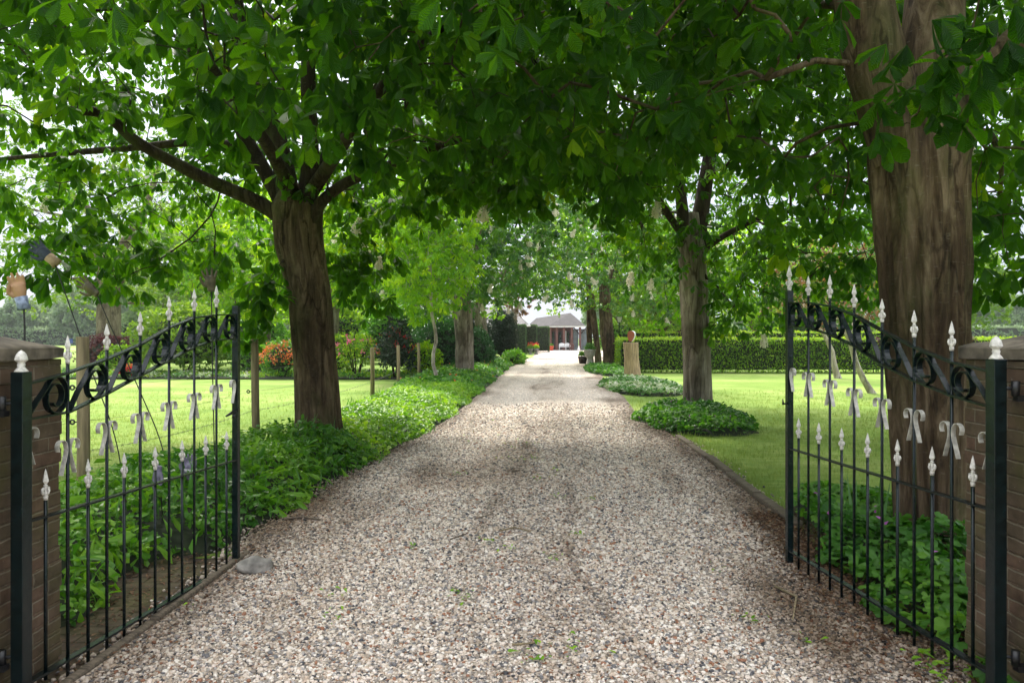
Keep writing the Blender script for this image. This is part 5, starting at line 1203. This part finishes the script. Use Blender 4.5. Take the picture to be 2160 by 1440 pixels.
bush('barberry_shrub', 'purple-leaved barberry at the foot of the oak', 'shrub', (-20.3, 37, .75), (1.5, 1.2, .95), 'purple', T_SPR, 900, .22, 102)
bush('azalea_shrub', 'small crimson azalea at the back edge of the left lawn', 'shrub', (-14.3, 27.6, .25), (.45, .4, .35), 'cover', T_OVAL, 350, .1, 103, ('red', 60, .09))
bush('azalea_shrub', 'flaming orange azalea left of the brown chestnut trunk', 'shrub', (-8.75, 28, .75), (.85, .7, .75), 'cover', T_OVAL, 900, .12, 104, ('orange', 75, .11))
bush('rhododendron', 'open branched rhododendron with pink blooms', 'shrub', (-5.85, 27.6, 1.0), (.85, .7, .85), 'hedge', T_OVAL, 700, .14, 105, ('pink', 14, .12), hollow=.3, core=False, stems=8)
bush('camellia', 'dense dark camellia dotted with red flowers', 'shrub', (-4.35, 27.5, 1.1), (.72, .7, 1.0), 'yew', T_OVAL, 2600, .11, 106, ('red', 26, .07))
bush('leafy_shrub', 'mid green shrub between the orange azalea and the gate post', 'shrub', (-10.4, 30, .7), (1.1, .9, .8), 'cover', T_SPR, 700, .22, 107)
bush('leafy_shrub', 'rounded green shrub left of the camellia and pink rhododendron', 'shrub', (-7.2, 30, .8), (.9, .8, .9), 'hedge', T_SPR, 700, .2, 108)
bush('leafy_shrub', 'low bright shrub between camellia and brick wall', 'shrub', (-3.5, 28.5, .65), (.8, .8, .7), 'fresh', T_SPR, 700, .18, 109)
bush('leafy_shrub', 'tall dark shrub behind the sapling', 'shrub', (-3.1, 33, 1.2), (1.25, 1.1, 1.35), 'dark_leaf', T_SPR, 1500, .2, 110)
bush('leafy_shrub', 'dark shrub at the feet of the smooth fluted trunk', 'shrub', (-1.9, 36, .9), (1.1, 1.1, 1.1), 'dark_leaf', T_SPR, 1300, .2, 111)
bush('yew_bush', 'big black-green yew at the drive bend', 'shrub', (-.62, 47.5, 1.55), (1.05, 1.4, 1.75), 'yew', T_SPR, 3600, .17, 112)
bush('leafy_shrub', 'fresh green shrub spilling over the drive below the yew', 'shrub', (.15, 43.0, .35), (.75, 1.4, .5), 'cover', T_SPR, 500, .22, 113)
bush('leafy_shrub', 'pale shrub in the gap under the oak', 'shrub', (-17.4, 33, .6), (1.2, .9, .6), 'hedge', T_SPR, 500, .22, 114)
for i, (x0, x1, y0, y1) in enumerate(((-18.5, -9.6, 27.3, 31), (-9.6, -3.4, 27.0, 30.5))):
    cover('bed_cover', ('pale low groundcover strip at the back of the left lawn', 'low green groundcover under the rhododendron and camellia')[i], 'groundcover', lambda x, y, y0=y0: y > y0 + .25*np.sin(x*1.3), (x0, x1, y0, y1), lambda x, y: .18 + .06*np.sin(x*2)*np.sin(y*3), [(T_SPR, 34, .17, ('varieg', 'cover')[i], .5, .1), (T_SPR, 22, .17, 'hedge', .5, .1)], seed=30+i)

# ------------------------------------------------------------------ yew blocks, houses at the end
for i, (x, Y, wd, hh, lb) in enumerate(((.72, 69, 1.15, 2.75, 'clipped yew block nearest the black yew'), (1.93, 75, 1.15, 2.8, 'middle clipped yew block behind the urns'), (3.3, 80, 1.4, 2.7, 'clipped yew block nearest the garden house'))):
    hedge('yew_block', lb, (x - wd/2, Y), (x + wd/2, Y), hh, 2.4, 'yew_cut', 2600, .12, 120+i, 'clipped yew blocks', .0, 'hedge', T=T_SPR)
M['white_trim'] = plain('white_trim', (.7,.7,.7), .5, .08, 5)
def quad(mb, pts, sc_=1.0):
    p = [Vector(q) for q in pts]; u = (p[1]-p[0]); L = u.length; u.normalize(); nn = u.cross(p[3]-p[0]).normalized(); v = nn.cross(u)
    return mb.add(p, [(0,1,2,3)], [[((q-p[0]).dot(u)*sc_, (q-p[0]).dot(v)*sc_) for q in p]])
hr = empty('brick_house', (-4.5, 78, 0), 'brick farmhouse with pale tiled roof half hidden behind the left trees', 'house')
mb = MB(); mb.box((-11, 72.6, 0), (1.25, 83.5, 2.72)); part(mb, 'wall', M['brick_house'], hr)
V = [(-11.6,72,2.7),(1.72,72,2.7),(1.72,84,2.7),(-11.6,84,2.7),(-9.5,78,5.1),(.15,78,4.67)]
mb = MB(); uvs = []
for f in ((0,1,5,4),(1,2,5),(2,3,4,5),(3,0,4)):
    p = [Vector(V[i]) for i in f]; u = (p[1]-p[0]).normalized(); nn = u.cross(p[2]-p[0]).normalized(); v = nn.cross(u); uvs.append([((q-p[0]).dot(u), (q-p[0]).dot(v)) for q in p])
mb.add(V, [(0,1,5,4),(1,2,5),(2,3,4,5),(3,0,4)], uvs); rf = part(mb, 'roof', M['roof_pale'], hr)
mb = MB().tube([(1.78,71.9,2.72),(.15,78,4.72)], .09, 4).tube([(1.75,71.9,2.7),(-11.6,71.9,2.7)], .08, 4).tube([(1.78,84,2.72),(.15,78,4.72)], .09, 4); part(mb, 'white_fascia', M['white_trim'], hr)
for x in (-9.4, -6.0):
    mb = MB(); mb.box((x, 72.5, .9), (x+1.2, 72.62, 2.2)); wn = part(mb, 'window', M['white_trim'], hr); mb = MB(); mb.box((x+.08, 72.46, .98), (x+1.12, 72.53, 2.12)); subpart(mb, 'pane', M['glass'], wn)
mb = MB(); mb.box((-8.2, 71.6, 3.1), (-6.6, 75, 4.25)); dm = part(mb, 'dormer', M['white_trim'], hr)
mb = MB(); mb.box((-8.0, 71.54, 3.3), (-6.8, 71.62, 4.05)); subpart(mb, 'pane', M['glass'], dm)
bush('leafy_shrub', 'feathery tall dark shrub between sapling and fluted trunk', 'shrub', (-3.9, 38, 1.4), (1.4, 1.2, 1.5), 'dark_leaf', T_SPR, 1800, .2, 115)
bush('leafy_shrub', 'dark evergreen behind the twisted trunk', 'shrub', (-2.6, 44.5, 1.5), (1.5, 1.2, 1.6), 'yew', T_SPR, 2200, .2, 116)
hedge('boundary_hedge', 'tall dark hedge running in front of the brick farmhouse', (-11, 50), (-2.2, 50), 2.2, 1.2, 'dark_leaf', 9000, .17, 117)
# garden house
gh = empty('garden_house', (8, 90, 0), 'low reddish garden house with grey roof and open porch at the end of the drive', 'house')
Yb = 90.0; X_ = lambda px, Y=Yb: (px-1080)*Y/F; Z_ = lambda py, Y=Yb: H-(py-HY)*Y/F
mb = MB(); mb.box((X_(1150), Yb+1.6, -.02), (X_(1212), Yb+5, Z_(690))); part(mb, 'wall', M['wood_red'], gh)
for x0, x1 in ((1165.5,1171),(1179,1186),(1197.5,1203)):
    mb = MB(); mb.box((X_(x0), Yb+1.5, .05), (X_(x1), Yb+1.58, 2.3)); d1 = part(mb, 'door', M['wood_dark'], gh)
    mb = MB(); mb.box((X_(x0)+.06, Yb+1.46, .3), (X_(x1)-.06, Yb+1.49, 2.15)); subpart(mb, 'pane', M['glass'], d1)
mb = MB(); mb.box((X_(1194), Yb+1.44, .05), (X_(1196.5), Yb+1.5, 2.4)); part(mb, 'door_frame', M['white_trim'], gh)
for x in (1161, 1174.5, 1189.5, 1206, 1223.5):
    mb = MB(); mb.box((X_(x)-.13, Yb-.1, 0), (X_(x)+.13, Yb+.16, Z_(690))); po = part(mb, 'porch_post', M['wood_red'], gh)
    if x > 1220:
        mb = MB()
        for sg in (-1, 1): mb.tube([(X_(x), Yb, 1.9), (X_(x) + sg*.8, Yb, Z_(690))], .07, 4)
        subpart(mb, 'brace', M['wood_dark'], po)
for x0, x1 in ((1210,1221),(1226,1239)):
    mb = MB(); mb.box((X_(x0), Yb+.5, .02), (X_(x1), Yb+.6, 2.55)); part(mb, 'glass_panel', M['greyglass'], gh)
    mb = MB(); mb.box((X_(x0)-.05, Yb+.48, 2.5), (X_(x1)+.05, Yb+.62, 2.62)); part(mb, 'panel_frame', M['wood_dark'], gh)
mb = MB(); mb.box((X_(1157), Yb-.35, Z_(690)), (X_(1234), Yb-.15, Z_(690)+.16)); part(mb, 'fascia', M['white_trim'], gh)
V = [(X_(1156),Yb-.4,Z_(690)+.14),(X_(1234),Yb-.4,Z_(689)+.14),(X_(1236),Yb+9.5,2.95),(X_(1112),Yb+9.5,2.95),(X_(1131,95),Yb+4.8,Z_(671,95)),(X_(1203,95),Yb+4.8,Z_(660,95)),(X_(1120),Yb+1.0,2.9)]
mb = MB(); uvs = []; Fq = [(0,1,5,4),(1,2,5),(2,3,4,5),(3,6,4),(6,0,4)]
for f in Fq:
    p = [Vector(V[i]) for i in f]; u = (p[1]-p[0]).normalized(); nn = u.cross(p[2]-p[0]).normalized(); v = nn.cross(u); uvs.append([((q-p[0]).dot(u), (q-p[0]).dot(v)) for q in p])
mb.add(V, Fq, uvs); part(mb, 'roof', M['roof_grey'], gh)
strip('terrace', M['terr'], [(86.5, 3.6, 10), (96, 3.6, 10)], .03)
# bench, chair, urns, pots, statue
M['plastic_white'] = plain('white_bench_paint', (.72,.72,.74), .5, .08, 6)
def bench(label, x, y, wd, mk, name='garden_bench', cat='bench'):
    t = empty(name, (x, y, 0), label, cat); mb = MB(); mb.box((x-wd/2, y-.2, .4), (x+wd/2, y+.22, .45)); part(mb, 'seat', M[mk], t, bevel=.01)
    mb = MB()
    k = 2 if wd > 1 else 1
    for i in range(k):
        xa = x - wd/2 + wd*(i+.06)/k; xb = x - wd/2 + wd*(i+.94)/k; mb.tube([(xa, y+.24, .45), (xa, y+.27, .80), ((xa+xb)/2, y+.28, .92), (xb, y+.27, .80), (xb, y+.24, .45)], .03, 6); mb.box((xa, y+.24, .52), (xb, y+.27, .84))
    part(mb, 'backrest', M[mk], t)
    for sx in (-1, 1):
        for sy in (-1, 1):
            mb = MB().tube([(x+sx*(wd/2-.06), y+sy*.17, .42), (x+sx*(wd/2-.03), y+sy*.19, .03)], [.03,.025], 6); part(mb, 'leg', M[mk], t)
        mb = MB().tube([(x+sx*wd/2, y-.18, .44), (x+sx*wd/2, y-.18, .64), (x+sx*wd/2, y+.25, .66)], .022, 6); part(mb, 'armrest', M[mk], t)
bench('white garden bench on the porch of the garden house', X_(1191, 88.3), 88.3, 1.35, 'plastic_white')
bench('small reddish wooden chair beside the white bench', X_(1206, 88), 88.0, .55, 'wood_red', 'garden_chair', 'chair')
M['terracotta'] = plain('terracotta', (.62,.10,.05), .7, .15, 8); M['potstone'] = plain('pot_stone', (.42,.40,.37), .85, .3, 12, .4); M['potgrey'] = plain('grey_urn', (.20,.19,.18), .8, .3, 12)
def pot(name, label, x, y, prof, mk, plant, pr, pz, flowers=None, seed=1, group=None):
    t = empty(name, (x, y, 0), label, 'planter', group); mb = MB().lathe(prof, (x, y, 0), 20); part(mb, 'vessel', M[mk], t)
    r = np.random.default_rng(seed); n = 160; d_ = r.normal(0, 1, (n, 3)); d_ /= np.linalg.norm(d_, axis=1)[:, None]; d_[:, 2] = abs(d_[:, 2])
    s = Scat(); s.add(T_SPR, d_ * pr * r.uniform(.4, 1, (n, 1)) + np.array([0,0,pz]), rotmats(r.uniform(0,6.28,n), r.normal(0,.7,n), r.normal(0,.7,n)), np.full(n, .14)); s.build('plant', M[plant], t)
    if flowers:
        n = 34; d_ = r.normal(0, 1, (n, 3)); d_ /= np.linalg.norm(d_, axis=1)[:, None]; d_[:, 2] = abs(d_[:, 2]); s = Scat(); s.add(T_OVAL, d_*pr*.9 + np.array([0,0,pz+pr*.55]), rotmats(r.uniform(0,6.28,n), r.normal(0,.9,n), r.normal(0,.9,n)), np.full(n, .13)); s.build('flowers', M[flowers], t)
urn = [(.0,0),(.2,0),(.2,.06),(.08,.12),(.07,.22),(.14,.3),(.22,.42),(.25,.52),(.22,.54),(.0,.5)]
pot('flower_urn', 'grey urn with red geraniums, left of its twin', X_(1119, 67), 67, urn, 'potgrey', 'cover', .34, .62, 'red', 1, 'urns before the yew blocks')
pot('flower_urn', 'grey urn with pale green leaves, right of its twin', X_(1131, 68), 68, urn, 'potgrey', 'fresh', .32, .62, 'red', 2, 'urns before the yew blocks')
pot('flower_pot', 'orange-red pot at the left end of the porch', X_(1163, 87), 87, [(0,0),(.2,0),(.27,.5),(.3,.52),(.3,.56),(.0,.52)], 'terracotta', 'cover', .25, .62, None, 3)
pot('stone_urn', 'large pale stone urn on a foot beside the slim stems', P(1244,772,40.5).x, 40.5, [(0,0),(.22,0),(.22,.05),(.17,.1),(.15,.34),(.13,.4),(.2,.46),(.29,.62),(.31,.82),(.34,.86),(.34,.9),(.0,.86)], 'potstone', 'geran', .36, .92, None, 4)
pot('flower_pot', 'small black pot left of the pale stone urn', P(1231,760,43).x, 43.5, [(0,0),(.2,0),(.28,.4),(.3,.45),(.0,.42)], 'wood_dark', 'cover', .28, .5, None, 5)
st = empty('garden_statue', (X_(1221, 87), 87, 0), 'tiny white seated figure in front of the glass panels', 'statue'); mb = MB().lathe([(0,0),(.16,0),(.15,.1),(.17,.2),(.10,.34),(.06,.4),(.09,.47),(.07,.55),(0,.58)], (X_(1221, 87), 87, 0), 12); part(mb, 'figure', M['plastic_white'], st)
# lamp posts
def lamp(label, px, Y, top):
    x = (px-1080)*Y/F; t = empty('lamp_post', (x, Y, 0), label, 'lamp post', 'old style lamp posts'); h = top
    mb = MB().lathe([(0,-.02),(.12,-.02),(.12,.05),(.085,.1),(.08,.45),(.055,.5),(.06,.55),(.036,.6),(.032,h-.55),(.05,h-.53),(.03,h-.5),(.0,h-.48)], (x, Y, 0), 14); part(mb, 'pole', M['metal'], t)
    mb = MB(); a, c = .09, .17; z0, z1 = h-.48, h-.17
    for sx, sy in ((-1,-1),(1,-1),(1,1),(-1,1)): mb.tube([(x+sx*a, Y+sy*a, z0), (x+sx*c, Y+sy*c, z1)], .012, 4)
    mb.add([(x+sx*(c+.03), Y+sy*(c+.03), z1) for sx, sy in ((-1,-1),(1,-1),(1,1),(-1,1))] + [(x, Y, h-.02)], [(3,2,1,0),(0,1,4),(1,2,4),(2,3,4),(3,0,4)]); mb.ball((x, Y, h), (.03,.03,.05)); part(mb, 'lantern_frame', M['metal'], t)
    mb = MB(); V = [(x+sx*(a-.01), Y+sy*(a-.01), z0+.01) for sx, sy in ((-1,-1),(1,-1),(1,1),(-1,1))] + [(x+sx*(c-.01), Y+sy*(c-.01), z1-.01) for sx, sy in ((-1,-1),(1,-1),(1,1),(-1,1))]
    mb.add(V, [(3,2,1,0),(4,5,6,7),(0,1,5,4),(1,2,6,5),(2,3,7,6),(3,0,4,7)]); part(mb, 'lantern_glass', M['lampglass'], t)
M['lampglass'] = plain('lamp_glass', (.8,.77,.66), .25, .1, 4)
lamp('green-black lamp post with pale lantern, taller one right of the hollow trunk', 1306, 42.5, 2.92)
lamp('green-black lamp post with pale lantern, the further one of the pair', 1314, 52, 2.92)
# log with ornament
lx, ly = P(1334, 795, 29).x, 29.0; lg = empty('standing_log', (lx, ly, 0), 'upright weathered split log rising from the variegated mound', 'log')
part(trunk_mesh([(lx, ly, -.05), (lx-.03, ly, .7), (lx-.07, ly, 1.36)], [.33,.29,.30], 4.2, 40, 2, .10, .10, .05, .15), 'log_body', M['log'], lg)
M['stripe'] = None
def stripemat():
    m, nt, b_, out = mat('striped_ornament'); tc = N(nt, 'ShaderNodeTexCoord'); wv = N(nt, 'ShaderNodeTexWave', Scale=9); wv.bands_direction = 'X'; nt.links.new(tc.outputs['Object'], wv.inputs['Vector'])
    r_ = ramp(nt, [(0,(.5,.12,.05)),(.5,(.62,.22,.12)),(.6,(.12,.04,.03))], wv.outputs['Fac'], 'CONSTANT'); nt.links.new(r_.outputs[0], b_.inputs['Base Color']); b_.inputs['Roughness'].default_value = .35; return m
M['stripe'] = stripemat()
og = empty('glazed_ornament', (lx-.07, ly, 1.36), 'orange striped shield-shaped ornament standing on the log', 'ornament')
mb = MB(); pr = [(0,.04),(.07,.06),(.14,.2),(.16,.32),(.13,.42),(.05,.46),(0,.465)]; ring_ = [(a, z) for a, z in pr] + [(-a, z) for a, z in pr[::-1]][1:-1]
rot_ = Matrix.Rotation(R(-38), 3, 'Z'); tl_ = Matrix.Rotation(R(8), 3, 'Y')
n = len(ring_); V = [rot_ @ (tl_ @ Vector((a, -.05, z))) for a, z in ring_] + [rot_ @ (tl_ @ Vector((a, .05, z))) for a, z in ring_]
mb.add(V, [tuple(range(n)), tuple(range(2*n-1, n-1, -1))]); mb.v = [(p[0], p[1], p[2]) for p in mb.v]; mb.build('striped_face', M['stripe'], og)
mb = MB(); mb.add([v * 1.0 for v in V], [(i, i+n, (i+1) % n + n, (i+1) % n) for i in range(n)]); mb.build('pale_rim', M['plastic_white'], og)
mb = MB().tube([(0,0,-.01),(0,0,.06)], [.05,.03], 10); mb.build('foot', M['black'], og)

# ------------------------------------------------------------------ right lawn: hedges, leaning trees
hedge('beech_hedge', 'long clipped green hedge across the back of the right lawn', (5.35, 32.6), (25.5, 32.6), 1.52, 1.0, 'hedge', 30000, .105, 130, 'clipped beech hedges', patch=[(10.5, 11.3, 1.05), (10.9, 11.3, .5), (14.6, 15.0, 1.2)])
hedge('beech_hedge', 'higher rear clipped hedge with a copper-red patch', (6.4, 39.5), (24, 39.5), 1.86, 1.0, 'hedge', 14000, .12, 131, 'clipped beech hedges', patch=[(2.4, 3.7, 1.0)])
hedge('beech_hedge', 'short return of clipped hedge behind the standing log', (5.3, 33.2), (6.0, 39.2), 1.5, .8, 'hedge', 5000, .12, 132, 'clipped beech hedges')
g1 = P(1838, 830, 20.5)
tree('apple_tree', (g1.x, g1.y, 0), 'leaning crab apple with curved scarred stem on the right lawn', 'tree', 'leaning crab apples',
     ([P(1840,830,20.5), P(1822,800,20.5), P(1806,765,20.5), P(1797,730,20.5), P(1786,700,20.5)], [.11,.09,.085,.08,.07]),
     [([P(1788,705,20.5), P(1765,665,20.5), P(1745,630,20.5)], .05, .02), ([P(1790,710,20.5), P(1810,660,20.5), P(1830,620,20.5)], .05, .02)],
     ell((g1.x-.9, 20.5, 3.0), (1.7, 1.6, 1.5), lambda x, y: 2.0 + wob(x, y, .25)), (g1.x-3, 18.5, 1.5), (g1.x+1.5, 22.5, 4.6), .42, 110, 8, .17, [T_SPR, T_SPR2], M['copper'], M['palebark'], 141,
     trunk_k=16, amp=.08, fine=.06, clus_r=.3, flare=.3, tipr=.004)
g2 = P(1766, 797, 28)
tree('apple_tree', (g2.x, g2.y, 0), 'smaller leaning crab apple in front of the long hedge', 'tree', 'leaning crab apples',
     ([P(1768,798,28), P(1760,770,28), P(1755,740,28), P(1742,712,28), P(1728,690,28)], [.13,.11,.10,.09,.07]),
     [([P(1732,695,28), P(1715,665,28), P(1700,640,28)], .05, .02), ([P(1738,705,28), P(1760,680,28), P(1775,655,28)], .05, .02)],
     ell((g2.x-.8, 28, 3.2), (2.0, 1.7, 1.5), lambda x, y: 2.0 + wob(x, y, .25)), (g2.x-3.4, 26, 1.5), (g2.x+2, 30, 5), .5, 90, 8, .2, [T_SPR, T_SPR2], M['copper'], M['palebark'], 142,
     trunk_k=14, amp=.08, fine=.06, clus_r=.34, flare=.3, tipr=.005)

for i, (x, y, rx, h, mk, lb) in enumerate(((-16.5,46,2.6,1.9,'cover','broad shrub mass behind the dogwood'), (-11.5,47,2.8,2.1,'hedge','tall rounded shrub behind the orange azalea'), (-21.5,52,2.4,1.5,'oak','pale shrub behind the purple barberry'), (-7.0,44,2.2,1.9,'cover','shrub behind the pink rhododendron'), (-30,60,3.5,2.0,'hazy','grey-green shrub left of the oak trunk'))):
    bush('leafy_shrub', lb, 'shrub', (x, y, h*.9), (rx, 1.6, h), mk, T_SPR, 1900, .34, 150 + i)
bush('leafy_shrub', 'green shrub filling the gap behind the lamp posts', 'shrub', (8.3, 56, 1.6), (2.4, 1.6, 1.9), 'cover', T_SPR, 1600, .3, 160)
bush('leafy_shrub', 'shrub with brownish shoots beyond the rear hedge', 'shrub', (14, 60, 1.7), (4.5, 1.6, 2.0), 'oak', T_SPR, 1800, .36, 161)
bush('leafy_shrub', 'wide dark shrub beyond the rear hedge further right', 'shrub', (23, 60, 1.7), (5, 1.6, 2.0), 'dark_leaf', T_SPR, 1800, .4, 162)
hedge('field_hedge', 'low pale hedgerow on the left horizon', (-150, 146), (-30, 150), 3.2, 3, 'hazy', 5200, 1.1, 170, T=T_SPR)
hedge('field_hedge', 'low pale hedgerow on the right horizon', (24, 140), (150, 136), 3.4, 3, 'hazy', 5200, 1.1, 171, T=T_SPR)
# ------------------------------------------------------------------ far distance
k = 0; first = None
FT = [(-101,150),(-95,160),(-88,150),(-110,172),(-104,180),(-118,190),(-126,205),(-78,152),(-66,150),(-56,158),(-47,150),(-120,150),(-104,170),(-92,160),(-85,185),(-73,165),(-66,190),(-58,175),(-140,190),(-44,200),(-30,190),(95,150),(112,165),(128,180),(80,190),(60,185),(142,170),(38,170),(20,150),(52,140)]
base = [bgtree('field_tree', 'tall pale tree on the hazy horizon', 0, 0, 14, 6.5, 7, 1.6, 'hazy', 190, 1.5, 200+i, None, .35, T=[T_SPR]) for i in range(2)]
side_lbl = ['pale distant tree in the row seen over the left pillar', 'pale distant tree beyond the hedges on the right']
for i, (x, y) in enumerate(FT):
    o = base[i] if i < 2 else copy_tree(base[i % 2]); o.location = (x, y, 0); o.rotation_euler[2] = i * 1.7; sc_ = .7 + .3 * ((i * 37) % 10) / 10; o.scale = (sc_, sc_, sc_)
    tag(o, side_lbl[0 if x < 0 else 1], 'tree', 'distant trees on the left horizon' if x < 0 else 'distant trees on the right horizon')
fh = empty('far_house', (-115, 213, 0), 'small distant red house with pale roof seen between post and oak', 'house')
mb = MB(); mb.box((-121, 210, 0), (-111, 216, 1.9)); part(mb, 'wall', M['wood_red'], fh)
mb = MB(); V = [(-121.5,209.5,1.8),(-110.5,209.5,1.8),(-110.5,216.5,1.8),(-121.5,216.5,1.8),(-121.5,213,4.6),(-110.5,213,4.6)]; mb.add(V, [(0,1,5,4),(2,3,4,5),(1,2,5),(3,0,4)], [[(0,0),(8,0),(8,4),(0,4)],[(0,0),(8,0),(8,4),(0,4)],[(0,0),(4,0),(2,4)],[(0,0),(4,0),(2,4)]]); part(mb, 'roof', M['roof_far'], fh)
M['blue'] = plain('blue_panel', (.03,.05,.22), .5, .1, 5)
sg = empty('road_sign', (P(147,720,80).x, 80, 0), 'small blue sign board by the distant road', 'sign'); mb = MB(); a = P(147,719,80); mb.box((a.x-.35, 79.97, a.z-.25), (a.x+.35, 80.0, a.z+.25)); part(mb, 'panel', M['blue'], sg)
mb = MB().tube([(a.x, 80.03, 0), (a.x, 80.03, a.z+.2)], .04, 6); part(mb, 'pole', M['wire'], sg)
strip('road', plain('far_asphalt', (.22,.21,.2), .9, .1, 1), [(96, -200, -24), (102, -200, -24)], .02)
# ------------------------------------------------------------------ air
mh = bpy.data.materials.new('haze'); mh.use_nodes = True; n_ = mh.node_tree; n_.nodes.remove(n_.nodes['Principled BSDF'])
pv = n_.nodes.new('ShaderNodeVolumePrincipled'); pv.inputs['Density'].default_value = .00035; pv.inputs['Color'].default_value = (.9,.94,1,1); pv.inputs['Anisotropy'].default_value = .2
n_.links.new(pv.outputs[0], n_.nodes['Material Output'].inputs['Volume'])
mb = MB(); mb.box((-905,-65,-1), (905,1505,22)); tag(mb.build('haze', mh), 'thin pale haze hanging in the air', 'haze', kind='stuff')
C.cycles.volume_bounces = 0
